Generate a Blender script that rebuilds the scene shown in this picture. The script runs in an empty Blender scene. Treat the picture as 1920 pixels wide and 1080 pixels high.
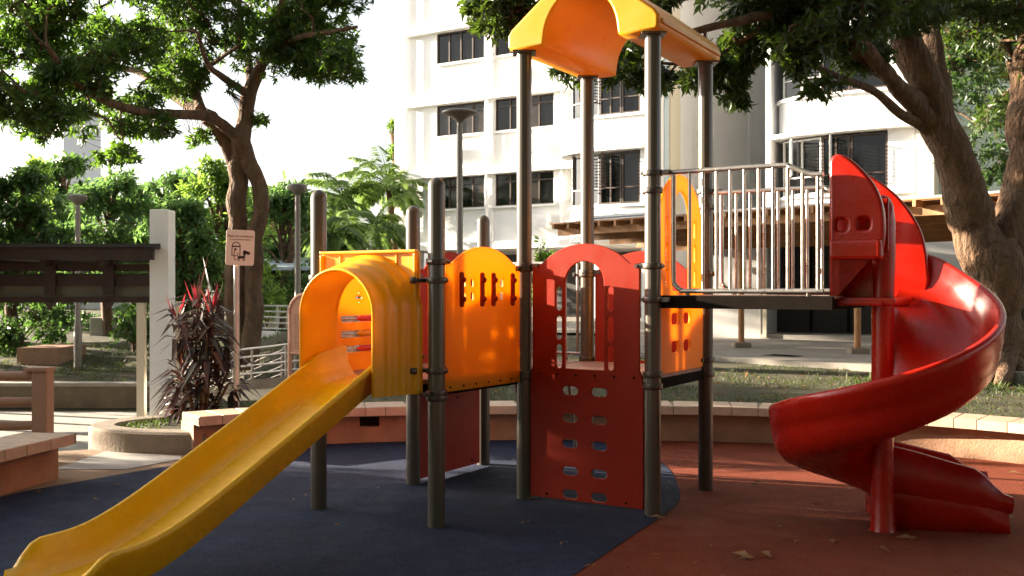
import bpy, bmesh, math, random
import numpy as np
from mathutils import Vector, Matrix, Quaternion, noise

# ------------------------------------------------------------------ camera, sky, sun, exposure
S = bpy.context.scene
COL = S.collection
cam_d = bpy.data.cameras.new("camera")
cam = bpy.data.objects.new("camera", cam_d)
COL.objects.link(cam)
cam.location = (0, 0, 1.55)
cam.rotation_euler = (math.radians(90), 0, 0)
cam_d.lens = 35.0
cam_d.sensor_width = 36.0
cam_d.clip_start = 0.05
cam_d.clip_end = 2000
cam_d.dof.use_dof = True
cam_d.dof.focus_distance = 6.9
cam_d.dof.aperture_fstop = 5.6
S.camera = cam

SUN_EL = math.radians(13.5)
SUN_DIR = Vector((-0.95 * math.cos(SUN_EL), 0.31 * math.cos(SUN_EL), math.sin(SUN_EL)))   # towards the sun
world = bpy.data.worlds.new("World")
S.world = world
world.use_nodes = True
wn = world.node_tree
wn.nodes.clear()
w_out = wn.nodes.new("ShaderNodeOutputWorld")
w_bg = wn.nodes.new("ShaderNodeBackground")
w_sky = wn.nodes.new("ShaderNodeTexSky")
w_hsv = wn.nodes.new("ShaderNodeHueSaturation")
w_sky.sky_type = 'NISHITA'
w_sky.sun_disc = False
w_sky.sun_elevation = SUN_EL
w_sky.sun_rotation = math.atan2(-0.95, 0.31)
w_sky.air_density = 1.0
w_sky.dust_density = 3.0
w_hsv.inputs["Saturation"].default_value = 0.28
w_bg.inputs["Strength"].default_value = 0.062
wn.links.new(w_sky.outputs[0], w_hsv.inputs["Color"])
wn.links.new(w_hsv.outputs[0], w_bg.inputs["Color"])
wn.links.new(w_bg.outputs[0], w_out.inputs[0])

sun_d = bpy.data.lights.new("sun", 'SUN')
sun_d.energy = 5.0
sun_d.angle = math.radians(0.5)
sun_d.color = (1.0, 0.86, 0.68)
sun = bpy.data.objects.new("sun", sun_d)
COL.objects.link(sun)
sun.location = (-20, 10, 20)
sun.rotation_euler = (-SUN_DIR).to_track_quat('-Z', 'Y').to_euler()

S.view_settings.view_transform = 'Standard'
S.view_settings.look = 'None'
S.view_settings.exposure = 2.65
S.view_settings.gamma = 1.0
S.render.engine = 'CYCLES'
S.cycles.max_bounces = 8
S.cycles.use_denoising = True

rnd = random.Random(7)
rng = np.random.default_rng(11)
F = 1867.0


def PX(x, y, Y):
    """world point seen at photo pixel x, y at depth Y (used only to read positions off the photograph)"""
    return Vector(((x - 960) / F * Y, Y, 1.55 - (y - 540) / F * Y))


# ------------------------------------------------------------------ materials
def new_mat(name):
    m = bpy.data.materials.new(name)
    m.use_nodes = True
    nt = m.node_tree
    nt.nodes.clear()
    return m, nt, nt.nodes.new("ShaderNodeOutputMaterial")


def mat(name, col, rough=0.5, var=0.12, scale=6.0, bump=0.0, bscale=60.0, metal=0.0, spec=0.5, speck=None, speck_scale=300,
        trans=0.0, trans_col=None, coat=0.0, stain=0.0, stain_col=(0.05, 0.04, 0.03), stain_scale=1.2, streak=False, zst=1, bdist=0.02, rvar=1.0):
    m, nt, out = new_mat(name)
    N, L = nt.nodes, nt.links
    p = N.new("ShaderNodeBsdfPrincipled")
    p.inputs["Roughness"].default_value = rough
    p.inputs["Metallic"].default_value = metal
    p.inputs["Specular IOR Level"].default_value = spec
    p.inputs["Coat Weight"].default_value = coat
    p.inputs["Coat Roughness"].default_value = 0.12
    tc = N.new("ShaderNodeTexCoord")
    mp = N.new("ShaderNodeMapping")
    L.new(tc.outputs["Object"], mp.inputs[0])
    if streak:
        mp.inputs["Scale"].default_value = (1, 1, 0.12)
    if zst != 1:
        mp.inputs["Scale"].default_value = (1, 1, zst)
    n1 = N.new("ShaderNodeTexNoise")
    n1.inputs["Scale"].default_value = scale
    n1.inputs["Detail"].default_value = 6
    n1.inputs["Roughness"].default_value = 0.65
    L.new(mp.outputs[0], n1.inputs[0])
    ramp = N.new("ShaderNodeValToRGB")
    ramp.color_ramp.elements[0].position = 0.3
    ramp.color_ramp.elements[1].position = 0.7
    c = Vector(col)
    ramp.color_ramp.elements[0].color = (*(c * (1 - var)), 1)
    ramp.color_ramp.elements[1].color = (*[min(1, x) for x in (c * (1 + var))], 1)
    L.new(n1.outputs["Fac"], ramp.inputs[0])
    last = ramp.outputs[0]
    if speck:
        n2 = N.new("ShaderNodeTexNoise")
        n2.inputs["Scale"].default_value = speck_scale
        n2.inputs["Detail"].default_value = 2
        L.new(tc.outputs["Object"], n2.inputs[0])
        r2 = N.new("ShaderNodeValToRGB")
        r2.color_ramp.elements[0].position = 0.52
        r2.color_ramp.elements[1].position = 0.68
        r2.color_ramp.elements[0].color = (0, 0, 0, 1)
        r2.color_ramp.elements[1].color = (1, 1, 1, 1)
        L.new(n2.outputs["Fac"], r2.inputs[0])
        mx = N.new("ShaderNodeMix")
        mx.data_type = 'RGBA'
        L.new(r2.outputs[0], mx.inputs[0])
        L.new(last, mx.inputs[6])
        mx.inputs[7].default_value = (*speck, 1)
        last = mx.outputs[2]
    if stain:
        n3 = N.new("ShaderNodeTexNoise")
        n3.inputs["Scale"].default_value = stain_scale
        n3.inputs["Detail"].default_value = 8
        n3.inputs["Roughness"].default_value = 0.7
        L.new(mp.outputs[0], n3.inputs[0])
        r3 = N.new("ShaderNodeValToRGB")
        r3.color_ramp.elements[0].position = 0.5
        r3.color_ramp.elements[1].position = 0.8
        r3.color_ramp.elements[0].color = (0, 0, 0, 1)
        r3.color_ramp.elements[1].color = (stain, stain, stain, 1)
        L.new(n3.outputs["Fac"], r3.inputs[0])
        mx = N.new("ShaderNodeMix")
        mx.data_type = 'RGBA'
        L.new(r3.outputs[0], mx.inputs[0])
        L.new(last, mx.inputs[6])
        mx.inputs[7].default_value = (*stain_col, 1)
        last = mx.outputs[2]
    L.new(last, p.inputs["Base Color"])
    # roughness variation
    n4 = N.new("ShaderNodeTexNoise")
    n4.inputs["Scale"].default_value = scale * 2.3
    n4.inputs["Detail"].default_value = 4
    L.new(tc.outputs["Object"], n4.inputs[0])
    mr = N.new("ShaderNodeMapRange")
    mr.inputs[1].default_value = 0.3
    mr.inputs[2].default_value = 0.7
    mr.inputs[3].default_value = max(0.02, rough - 0.08 * rvar)
    mr.inputs[4].default_value = min(1, rough + 0.10 * rvar)
    L.new(n4.outputs["Fac"], mr.inputs[0])
    L.new(mr.outputs[0], p.inputs["Roughness"])
    if bump:
        nb = N.new("ShaderNodeTexNoise")
        nb.inputs["Scale"].default_value = bscale
        nb.inputs["Detail"].default_value = 5
        L.new(mp.outputs[0], nb.inputs[0])
        b = N.new("ShaderNodeBump")
        b.inputs["Strength"].default_value = bump
        b.inputs["Distance"].default_value = bdist
        L.new(nb.outputs["Fac"], b.inputs["Height"])
        L.new(b.outputs[0], p.inputs["Normal"])
    sh = p.outputs[0]
    if trans:
        t = N.new("ShaderNodeBsdfTranslucent")
        t.inputs[0].default_value = (*(trans_col or col), 1)
        ms = N.new("ShaderNodeMixShader")
        ms.inputs[0].default_value = trans
        L.new(sh, ms.inputs[1])
        L.new(t.outputs[0], ms.inputs[2])
        sh = ms.outputs[0]
    L.new(sh, out.inputs[0])
    return m


def leaf_mat(name, dark, light, trans_col, trans=0.4, rough=0.38):
    m, nt, out = new_mat(name)
    N, L = nt.nodes, nt.links
    g = N.new("ShaderNodeNewGeometry")
    r = N.new("ShaderNodeValToRGB")
    r.color_ramp.elements[0].color = (*dark, 1)
    r.color_ramp.elements[1].color = (*light, 1)
    L.new(g.outputs["Random Per Island"], r.inputs[0])
    p = N.new("ShaderNodeBsdfPrincipled")
    p.inputs["Roughness"].default_value = rough
    p.inputs["Specular IOR Level"].default_value = 0.45
    L.new(r.outputs[0], p.inputs["Base Color"])
    t = N.new("ShaderNodeBsdfTranslucent")
    t.inputs[0].default_value = (*trans_col, 1)
    ms = N.new("ShaderNodeMixShader")
    ms.inputs[0].default_value = trans
    L.new(p.outputs[0], ms.inputs[1])
    L.new(t.outputs[0], ms.inputs[2])
    L.new(ms.outputs[0], out.inputs[0])
    return m


M = {}
M['yellow'] = mat("yellow_plastic", (0.90, 0.44, 0.008), 0.33, 0.05, 3, 0.05, 14, trans=0.24, trans_col=(0.98, 0.50, 0.01), stain=0.10, stain_col=(0.45, 0.17, 0.02), stain_scale=5)
M['slide_yellow'] = mat("slide_yellow_plastic", (0.95, 0.51, 0.006), 0.28, 0.05, 3, 0.04, 10, trans=0.10, trans_col=(0.95, 0.45, 0.01), stain=0.20, stain_col=(0.60, 0.28, 0.03), stain_scale=7)
M['orange'] = mat("orange_panel", (0.88, 0.34, 0.010), 0.42, 0.05, 4, 0.12, 220, trans=0.45, trans_col=(1.0, 0.47, 0.015))
M['roof_yellow'] = mat('roof_plastic', (0.70, 0.32, 0.008), 0.34, 0.06, 3, 0.05, 14, trans=0.16, trans_col=(0.98, 0.42, 0.01), stain=0.2, stain_col=(0.42, 0.17, 0.02), stain_scale=4)
M['red'] = mat("red_panel", (0.30, 0.017, 0.002), 0.48, 0.06, 4, 0.10, 220, spec=0.22, stain=0.08, stain_col=(0.3, 0.05, 0.03), stain_scale=6)
M['slide_red'] = mat("red_slide_plastic", (0.38, 0.010, 0.003), 0.26, 0.05, 3, 0.04, 9, trans=0.08, trans_col=(0.8, 0.03, 0.01), stain=0.12, stain_col=(0.3, 0.03, 0.02), stain_scale=6)
M['post'] = mat("post_paint", (0.085, 0.070, 0.050), 0.30, 0.04, 2, 0.0, 150, spec=0.5, coat=0.25, rvar=0.1)
M['clamp'] = mat("clamp_metal", (0.10, 0.085, 0.07), 0.35, 0.15, 30, metal=0.6)
M['black'] = mat("black_steel", (0.010, 0.007, 0.005), 0.85, 0.2, 10, spec=0.06)
M['steel'] = mat("stainless_steel", (0.42, 0.38, 0.34), 0.33, 0.08, 12, metal=0.85)
M['deck'] = mat("deck_plate", (0.34, 0.22, 0.17), 0.6, 0.15, 10, 0.2, 120)
M['blue_rubber'] = mat("blue_rubber", (0.010, 0.017, 0.042), 0.88, 0.32, 2.6, 0.9, 80, bdist=.014, speck=(0.036, 0.048, 0.090), speck_scale=110, stain=0.4, stain_col=(0.044, 0.042, 0.042), stain_scale=.9, spec=0.25)
M['red_rubber'] = mat("red_rubber", (0.155, 0.026, 0.008), 0.88, 0.30, 2.6, 0.9, 80, bdist=.014, speck=(0.30, 0.070, 0.025), speck_scale=110, stain=0.45, stain_col=(0.10, 0.035, 0.02), stain_scale=1.3, spec=0.25)
M['tan'] = mat("pebble_wash", (0.24, 0.15, 0.085), 0.9, 0.18, 3, 0.6, 120, speck=(0.38, 0.28, 0.18), speck_scale=180, stain=0.4)
M['concrete'] = mat("concrete", (0.36, 0.33, 0.29), 0.85, 0.12, 2.5, 0.25, 60, stain=0.45, stain_col=(0.15, 0.13, 0.10), stain_scale=1.6)
M['concrete_dark'] = mat("weathered_concrete", (0.22, 0.17, 0.12), 0.9, 0.2, 3, 0.3, 50, stain=0.6, stain_col=(0.07, 0.06, 0.04), stain_scale=2)
M['bench_tile'] = mat("bench_tile", (0.50, 0.36, 0.25), 0.6, 0.14, 9, 0.1, 60, stain=0.4, stain_col=(0.25, 0.15, 0.09), stain_scale=3)
M['bench_base'] = mat("bench_base", (0.34, 0.19, 0.11), 0.85, 0.2, 4, 0.3, 50, stain=0.6, stain_col=(0.10, 0.06, 0.04), stain_scale=2.2)
M['wall_white'] = mat("white_wall_paint", (0.84, 0.83, 0.81), 0.8, 0.03, 1.2, 0.05, 30, stain=0.28, stain_col=(0.55, 0.53, 0.49), stain_scale=0.9, streak=True)
M['wall_grey'] = mat("side_wall_paint", (0.78, 0.75, 0.71), 0.8, 0.04, 1.2, 0.05, 30, stain=0.25, stain_col=(0.45, 0.42, 0.38), stain_scale=0.7, streak=True)
M['wall_cream'] = mat("cream_wall_paint", (0.66, 0.58, 0.44), 0.8, 0.05, 1.2, 0.05, 30, stain=0.3, stain_col=(0.4, 0.34, 0.25), stain_scale=0.9, streak=True)
M['annex_wall'] = mat('annex_wall_paint', (0.48, 0.47, 0.45), 0.8, 0.06, 1.2, 0.05, 30, stain=0.4, stain_col=(0.3, 0.28, 0.25), stain_scale=0.9, streak=True)
M['annex_dark'] = mat('annex_opening_shade', (0.035, 0.030, 0.026), 0.8, 0.2, 2)  # dark tone stands in for the shade inside the annex opening
M['pave'] = mat('walk_paving', (0.27, 0.24, 0.20), 0.85, 0.14, 2.5, 0.25, 60, stain=0.5, stain_col=(0.12, 0.10, 0.08), stain_scale=1.3)
M['wall_blue'] = mat("pale_blue_wall_paint", (0.50, 0.58, 0.60), 0.8, 0.04, 1.2)
M['wall_green'] = mat("pale_green_wall_paint", (0.45, 0.52, 0.42), 0.8, 0.06, 1.2, stain=0.3, stain_col=(0.3, 0.32, 0.26), stain_scale=0.8, streak=True)
M['dark_room'] = mat("interior_shade_tone", (0.10, 0.095, 0.09), 0.85, 0.2, 1.0)  # dark tone stands in for shade in the void deck and rooms
M['glass'] = mat("window_glass", (0.006, 0.006, 0.006), 0.05, 0.3, 1.2, 0.03, 2.0, spec=0.35)
M['glass_lit'] = mat("curtained_glass", (0.035, 0.030, 0.026), 0.12, 0.4, 2.5, spec=0.35)
M['frame'] = mat("window_frame", (0.055, 0.036, 0.026), 0.5, 0.2, 5)
M['frame_white'] = mat("white_window_frame", (0.6, 0.58, 0.54), 0.5, 0.1, 5)
M['timber'] = mat("canopy_timber", (0.34, 0.16, 0.055), 0.65, 0.3, 3, 0.2, 20, stain=0.4, stain_col=(0.12, 0.06, 0.03), stain_scale=2)
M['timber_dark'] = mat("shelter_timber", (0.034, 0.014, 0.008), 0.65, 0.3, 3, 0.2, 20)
M['shelter_board_shaded'] = mat('shelter_board_shaded', (0.20, 0.18, 0.14), 0.7, 0.15, 3)  # cream board darkened, its shade put into the colour
M['roof_sheet'] = mat("roof_sheet", (0.42, 0.43, 0.44), 0.5, 0.08, 3, metal=0.1)
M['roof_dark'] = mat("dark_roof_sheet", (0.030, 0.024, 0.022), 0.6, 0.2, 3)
M['roof_blue'] = mat("pale_blue_roof", (0.52, 0.60, 0.68), 0.5, 0.06, 2)
M['bark'] = mat("bark", (0.12, 0.068, 0.036), 0.9, 0.5, 8, 1.0, 20, zst=.35, bdist=.09, stain=0.5, stain_col=(0.24, 0.17, 0.11), stain_scale=2.6)
M['bark_pale'] = mat("pale_bark", (0.125, 0.068, 0.034), 0.9, 0.5, 9, 1.0, 22, zst=.35, bdist=.10, stain=0.55, stain_col=(0.33, 0.23, 0.14), stain_scale=1.3)
M['soil'] = mat("lawn_soil", (0.048, 0.036, 0.014), 0.95, 0.45, 1.6, 0.8, 40, speck=(0.055, 0.085, 0.022), speck_scale=22, stain=0.5, stain_col=(0.12, 0.065, 0.03), stain_scale=2.0)
M['lamp_metal'] = mat("lamp_post_paint", (0.20, 0.17, 0.14), 0.45, 0.1, 10, metal=0.3)
M['lamp_disc'] = mat("lamp_disc", (0.16, 0.14, 0.12), 0.4, 0.06, 10)
M['pale_metal'] = mat('galvanised_pole', (0.55, 0.50, 0.44), 0.4, 0.08, 10, metal=0.3)
M['sign_plate'] = mat("sign_plate", (0.82, 0.66, 0.55), 0.45, 0.05, 6)
M['sign_black'] = mat("sign_ink", (0.03, 0.015, 0.01), 0.6, 0.1, 6)
M['board'] = mat("copper_board", (0.62, 0.33, 0.22), 0.4, 0.08, 10, metal=0.2)
M['board_ink'] = mat("board_ink", (0.20, 0.08, 0.05), 0.5, 0.1, 10)
M['rail_paint'] = mat("railing_paint", (0.33, 0.19, 0.12), 0.7, 0.12, 5, 0.1, 60, stain=0.3)
M['leaf_near'] = leaf_mat("mango_leaf", (0.018, 0.040, 0.010), (0.062, 0.105, 0.024), (0.16, 0.30, 0.03), 0.40)
M['leaf_right'] = leaf_mat("glossy_leaf", (0.014, 0.030, 0.007), (0.050, 0.085, 0.018), (0.12, 0.20, 0.02), 0.28)
M['leaf_fine'] = leaf_mat("fine_leaf", (0.022, 0.048, 0.013), (0.055, 0.10, 0.025), (0.08, 0.17, 0.02), 0.3, 0.5)
M['leaf_mid'] = leaf_mat("mid_green_leaf", (0.038, 0.085, 0.026), (0.10, 0.185, 0.055), (0.20, 0.36, 0.09), 0.45, 0.5)
M['leaf_bright'] = leaf_mat("bright_green_leaf", (0.06, 0.12, 0.025), (0.14, 0.23, 0.05), (0.30, 0.48, 0.07), 0.5, 0.5)
M['leaf_deep'] = leaf_mat("deep_green_leaf", (0.022, 0.050, 0.016), (0.06, 0.11, 0.03), (0.12, 0.24, 0.04), 0.4, 0.5)
M['leaf_palm'] = leaf_mat("palm_leaf", (0.06, 0.11, 0.03), (0.13, 0.20, 0.06), (0.28, 0.42, 0.09), 0.45, 0.45)
M['leaf_wine'] = leaf_mat("cordyline_leaf", (0.014, 0.018, 0.009), (0.060, 0.024, 0.020), (0.10, 0.03, 0.02), 0.25, 0.4)
M['leaf_red'] = leaf_mat("cordyline_young_leaf", (0.12, 0.012, 0.018), (0.24, 0.025, 0.035), (0.4, 0.03, 0.04), 0.35, 0.4)
M['grass'] = leaf_mat("grass_blade", (0.030, 0.050, 0.010), (0.085, 0.090, 0.024), (0.10, 0.16, 0.02), 0.3, 0.6)
M['dead_leaf'] = leaf_mat("dead_leaf", (0.16, 0.08, 0.03), (0.34, 0.20, 0.09), (0.35, 0.18, 0.06), 0.3, 0.7)
M['pencil_red'] = mat("pencil_red", (0.65, 0.03, 0.02), 0.4, 0.05)
M['far_wall'] = mat("far_tower_haze_tone", (0.80, 0.80, 0.80), 0.8, 0.03)  # plain pale tone stands in for haze over the distant tower

# ------------------------------------------------------------------ object helpers
WLOC = {}


def wloc(o):
    return WLOC.get(o.name, Vector((0, 0, 0))) if o else Vector((0, 0, 0))


def thing(name, label, cat, loc=(0, 0, 0), group=None):
    o = bpy.data.objects.new(name, None)
    COL.objects.link(o)
    o.location = loc
    WLOC[o.name] = Vector(loc)
    o["label"] = label
    o["category"] = cat
    if group:
        o["group"] = group
    return o


def tag(o, label=None, cat=None, group=None, kind=None):
    if label: o["label"] = label
    if cat: o["category"] = cat
    if group: o["group"] = group
    if kind: o["kind"] = kind
    return o


def link_mesh(name, me, parent=None, origin=None):
    """mesh given in world coordinates; becomes a child of parent, or a top-level object whose origin is origin"""
    o = bpy.data.objects.new(name, me)
    COL.objects.link(o)
    if parent is not None:
        off = wloc(parent)
        me.transform(Matrix.Translation(-off))
        o.parent = parent
        WLOC[o.name] = off
    else:
        off = Vector(origin) if origin is not None else Vector((0, 0, 0))
        me.transform(Matrix.Translation(-off))
        o.location = off
        WLOC[o.name] = off
    return o


def frame(origin, ex, ey):
    ex = Vector(ex).normalized()
    ey = Vector(ey).normalized()
    ez = ex.cross(ey)
    m = Matrix((ex, ey, ez)).transposed().to_4x4()
    m.translation = Vector(origin)
    return m


class MB:
    def __init__(s):
        s.v, s.f, s.m, s.sm = [], [], [], []

    def add(s, vs, fs, mi=0, smooth=False):
        b = len(s.v)
        s.v += [tuple(p) for p in vs]
        for f in fs:
            s.f.append([i + b for i in f])
            s.m.append(mi)
            s.sm.append(smooth)
        return s

    def box(s, c, size, fr=None, mi=0, bev=0.0):
        """box centred at c (in frame fr if given)"""
        c = Vector(c)
        bm = bmesh.new()
        bmesh.ops.create_cube(bm, size=1)
        bmesh.ops.scale(bm, vec=size, verts=bm.verts)
        if bev:
            bmesh.ops.bevel(bm, geom=bm.edges[:], offset=bev, segments=2, affect='EDGES', profile=0.6)
        bmesh.ops.translate(bm, vec=c, verts=bm.verts)
        if fr is not None:
            bm.transform(fr)
        bm.verts.index_update()
        s.add([v.co for v in bm.verts], [[v.index for v in f.verts] for f in bm.faces], mi)
        bm.free()
        return s

    def tube(s, pts, r, n=8, mi=0, caps=True, smooth=True):
        pts = [Vector(p) for p in pts]
        rs = r if isinstance(r, (list, tuple)) else [r] * len(pts)
        t0 = (pts[1] - pts[0]).normalized()
        ref = Vector((0, 0, 1)) if abs(t0.z) < 0.9 else Vector((1, 0, 0))
        a = t0.cross(ref).normalized()
        rings = []
        prev = t0
        for i, p in enumerate(pts):
            if i == 0: t = t0
            elif i == len(pts) - 1: t = (pts[i] - pts[i - 1]).normalized()
            else: t = (pts[i + 1] - pts[i - 1]).normalized()
            q = prev.rotation_difference(t)
            a = (q @ a).normalized()
            prev = t
            b = t.cross(a)
            rings.append([p + (a * math.cos(k * 2 * math.pi / n) + b * math.sin(k * 2 * math.pi / n)) * rs[i] for k in range(n)])
        vs = [p for rg in rings for p in rg]
        fs = []
        for i in range(len(pts) - 1):
            for k in range(n):
                fs.append([i * n + k, i * n + (k + 1) % n, (i + 1) * n + (k + 1) % n, (i + 1) * n + k])
        s.add(vs, fs, mi, smooth)
        if caps:
            s.add(rings[0][::-1], [list(range(n))], mi)
            s.add(rings[-1], [list(range(n))], mi)
        return s

    def bark_tube(s, pts, rs, n=20, amp=.10):
        '''trunk or limb with an uneven, ridged outline'''
        b = len(s.v)
        s.tube(pts, rs, n)
        m = len(pts)
        for i in range(m):
            c = Vector(pts[i])
            for k in range(n):
                p = Vector(s.v[b + i * n + k])
                d = p - c
                q = Vector((p.x * 5, p.y * 5, p.z * 1.6))
                w = amp * (noise.noise(q) + .55 * noise.noise(q * 2.6) + .3 * noise.noise(Vector((p.x * 22, p.y * 22, p.z * 5))))
                s.v[b + i * n + k] = tuple(c + d * (1 + w))
        # caps follow the first and last ring
        e = b + m * n
        for k in range(n):
            s.v[e + k] = s.v[b + n - 1 - k]
            s.v[e + n + k] = s.v[b + (m - 1) * n + k]
        return s

    def lathe(s, base, prof, n=24, mi=0, smooth=True):
        """prof: list of (r, z) from bottom to top"""
        base = Vector(base)
        vs, fs = [], []
        for r, z in prof:
            for k in range(n):
                a = 2 * math.pi * k / n
                vs.append(base + Vector((r * math.cos(a), r * math.sin(a), z)))
        for i in range(len(prof) - 1):
            for k in range(n):
                fs.append([i * n + k, i * n + (k + 1) % n, (i + 1) * n + (k + 1) % n, (i + 1) * n + k])
        s.add(vs, fs, mi, smooth)
        return s

    def loft(s, loops, closed=True, mi=0, smooth=True, caps=False):
        n = len(loops[0])
        vs = [p for l in loops for p in l]
        fs = []
        for i in range(len(loops) - 1):
            for k in range(n if closed else n - 1):
                fs.append([i * n + k, i * n + (k + 1) % n, (i + 1) * n + (k + 1) % n, (i + 1) * n + k])
        s.add(vs, fs, mi, smooth)
        if caps:
            s.add(loops[0][::-1], [list(range(n))], mi, False)
            s.add(loops[-1], [list(range(n))], mi, False)
        return s

    def sheet(s, poly, z, mi=0):
        s.add([(p[0], p[1], z) for p in poly], [list(range(len(poly)))], mi)
        return s

    def extr(s, poly, z0, z1, mi=0, smooth=False):
        """vertical prism over a plan polygon (counter-clockwise)"""
        n = len(poly)
        vs = [(p[0], p[1], z0) for p in poly] + [(p[0], p[1], z1) for p in poly]
        fs = [[k, (k + 1) % n, n + (k + 1) % n, n + k] for k in range(n)]
        fs.append(list(range(n))[::-1])
        fs.append([n + k for k in range(n)])
        s.add(vs, fs, mi, smooth)
        return s

    def mesh(s, name, mats):
        me = bpy.data.meshes.new(name)
        me.from_pydata(s.v, [], s.f)
        for m in (mats if isinstance(mats, (list, tuple)) else [mats]):
            me.materials.append(m)
        me.polygons.foreach_set("material_index", s.m)
        me.polygons.foreach_set("use_smooth", s.sm)
        me.update()
        return me

    def build(s, name, mats, parent=None, origin=None, fix=True):
        me = s.mesh(name, mats)
        if fix:
            bm = bmesh.new()
            bm.from_mesh(me)
            bmesh.ops.recalc_face_normals(bm, faces=bm.faces)
            bm.to_mesh(me)
            bm.free()
        return link_mesh(name, me, parent, origin)


def curve_panel(loops, thick, bev, fr, res=1):
    """flat plate with holes from 2-D loops, returned as a mesh in world coordinates"""
    cu = bpy.data.curves.new("panel_curve", 'CURVE')
    cu.dimensions = '2D'
    cu.fill_mode = 'BOTH'
    cu.extrude = thick / 2 - bev
    cu.bevel_depth = bev
    cu.bevel_resolution = res
    cu.offset = -bev
    for lp in loops:
        sp = cu.splines.new('POLY')
        sp.points.add(len(lp) - 1)
        for p, q in zip(sp.points, lp):
            p.co = (q[0], q[1], 0, 1)
        sp.use_cyclic_u = True
    o = bpy.data.objects.new("panel_curve", cu)
    COL.objects.link(o)
    dg = bpy.context.evaluated_depsgraph_get()
    me = bpy.data.meshes.new_from_object(o.evaluated_get(dg))
    bpy.data.objects.remove(o)
    bpy.data.curves.remove(cu)
    me.transform(fr)
    me.materials.clear()
    return me


def plate(name, loops, thick, bev, fr, m, parent=None, origin=None):
    me = curve_panel(loops, thick, bev, fr)
    me.name = name
    me.materials.append(m)
    return link_mesh(name, me, parent, origin)


def arc(cx, cy, r, a0, a1, n=12, ry=None):
    return [(cx + r * math.cos(math.radians(a0 + (a1 - a0) * i / n)), cy + (ry or r) * math.sin(math.radians(a0 + (a1 - a0) * i / n))) for i in range(n + 1)]


def slot(cx, cy, w, h):
    """stadium-shaped hole"""
    if w >= h:
        r = h / 2
        return arc(cx + w / 2 - r, cy, r, -90, 90, 6) + arc(cx - w / 2 + r, cy, r, 90, 270, 6)
    r = w / 2
    return arc(cx, cy + h / 2 - r, r, 0, 180, 6) + arc(cx, cy - h / 2 + r, r, 180, 360, 6)


def rrect(cx, cy, w, h, r):
    x, y = w / 2 - r, h / 2 - r
    return arc(cx + x, cy + y, r, 0, 90, 4) + arc(cx - x, cy + y, r, 90, 180, 4) + arc(cx - x, cy - y, r, 180, 270, 4) + arc(cx + x, cy - y, r, 270, 360, 4)


def spline(pts, sub=6):
    P = [Vector(p) for p in pts]
    out = []
    for i in range(len(P) - 1):
        p0, p1, p2, p3 = P[max(0, i - 1)], P[i], P[i + 1], P[min(len(P) - 1, i + 2)]
        for k in range(sub):
            t = k / sub
            out.append(0.5 * ((2 * p1) + (p2 - p0) * t + (2 * p0 - 5 * p1 + 4 * p2 - p3) * t * t + (3 * p1 - p0 - 3 * p2 + p3) * t ** 3))
    out.append(P[-1])
    return out


def interp(tab, x):
    if x <= tab[0][0]: return tab[0][1]
    for (a, b), (c, d) in zip(tab, tab[1:]):
        if x <= c:
            return b + (d - b) * (x - a) / (c - a)
    return tab[-1][1]


def ss(a, b, x):
    t = min(1, max(0, (x - a) / (b - a)))
    return t * t * (3 - 2 * t)


# ------------------------------------------------------------------ ground, terrain, paving
BENCH = [(-2.95, 9.22), (-2.4, 9.62), (-1.8, 9.88), (-0.9, 10.06), (0, 10.12), (1, 10.14), (2, 10.05), (2.8, 9.85), (3.6, 9.45), (4.4, 8.85), (5.1, 8.0), (5.6, 7.0), (5.8, 5.8), (5.8, 4.0)]


def bench_y(x):
    return interp([(p[0], p[1]) for p in BENCH[:12]], x)


RAMP = [(-6.05, 17.0, -.68), (-5.2, 16.0, -.36), (-4.35, 15.1, -.03), (-4.1, 14.85, .06), (-3.6, 14.5, .13), (-3.05, 14.2, .20), (-1.9, 13.8, .28), (-.6, 13.6, .32)]


def terrain(x, y):
    n = 0.035 * noise.noise(Vector((x * 0.5, y * 0.5, 0))) + 0.012 * noise.noise(Vector((x * 2.2, y * 2.2, 3)))
    right = 0.30 + 0.10 * ss(10.5, 16, y) + n
    if x > -2.45 and x < 5.75 and y < bench_y(x) + 0.25:
        return -0.06
    if x >= -0.6:
        return right
    yr = interp([(p[0], p[1]) for p in RAMP], x)
    zr = interp([(p[0], p[2]) for p in RAMP], x)
    yf = yr + (1.25 if x < -3.4 else 1.0)
    if y < yr + .15:
        return right if x > -2.3 else -0.80
    if y < yf - .2 and x > -6.05:
        return min(right, zr - .15)
    low = -0.80 if y < 19.75 else -0.36 + 0.055 * min(18, y - 19.75) + n * 2
    up = .36 + .028 * min(10, max(0, y - 16)) + n * 1.6
    k = ss(-6.6, -5.0, x)
    tgt = low * (1 - k) + up * k
    if x < -6.05:
        return tgt
    t = ss(-.2, 2.2, y - yf)
    return (zr + .03) * (1 - t) + tgt * t


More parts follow.
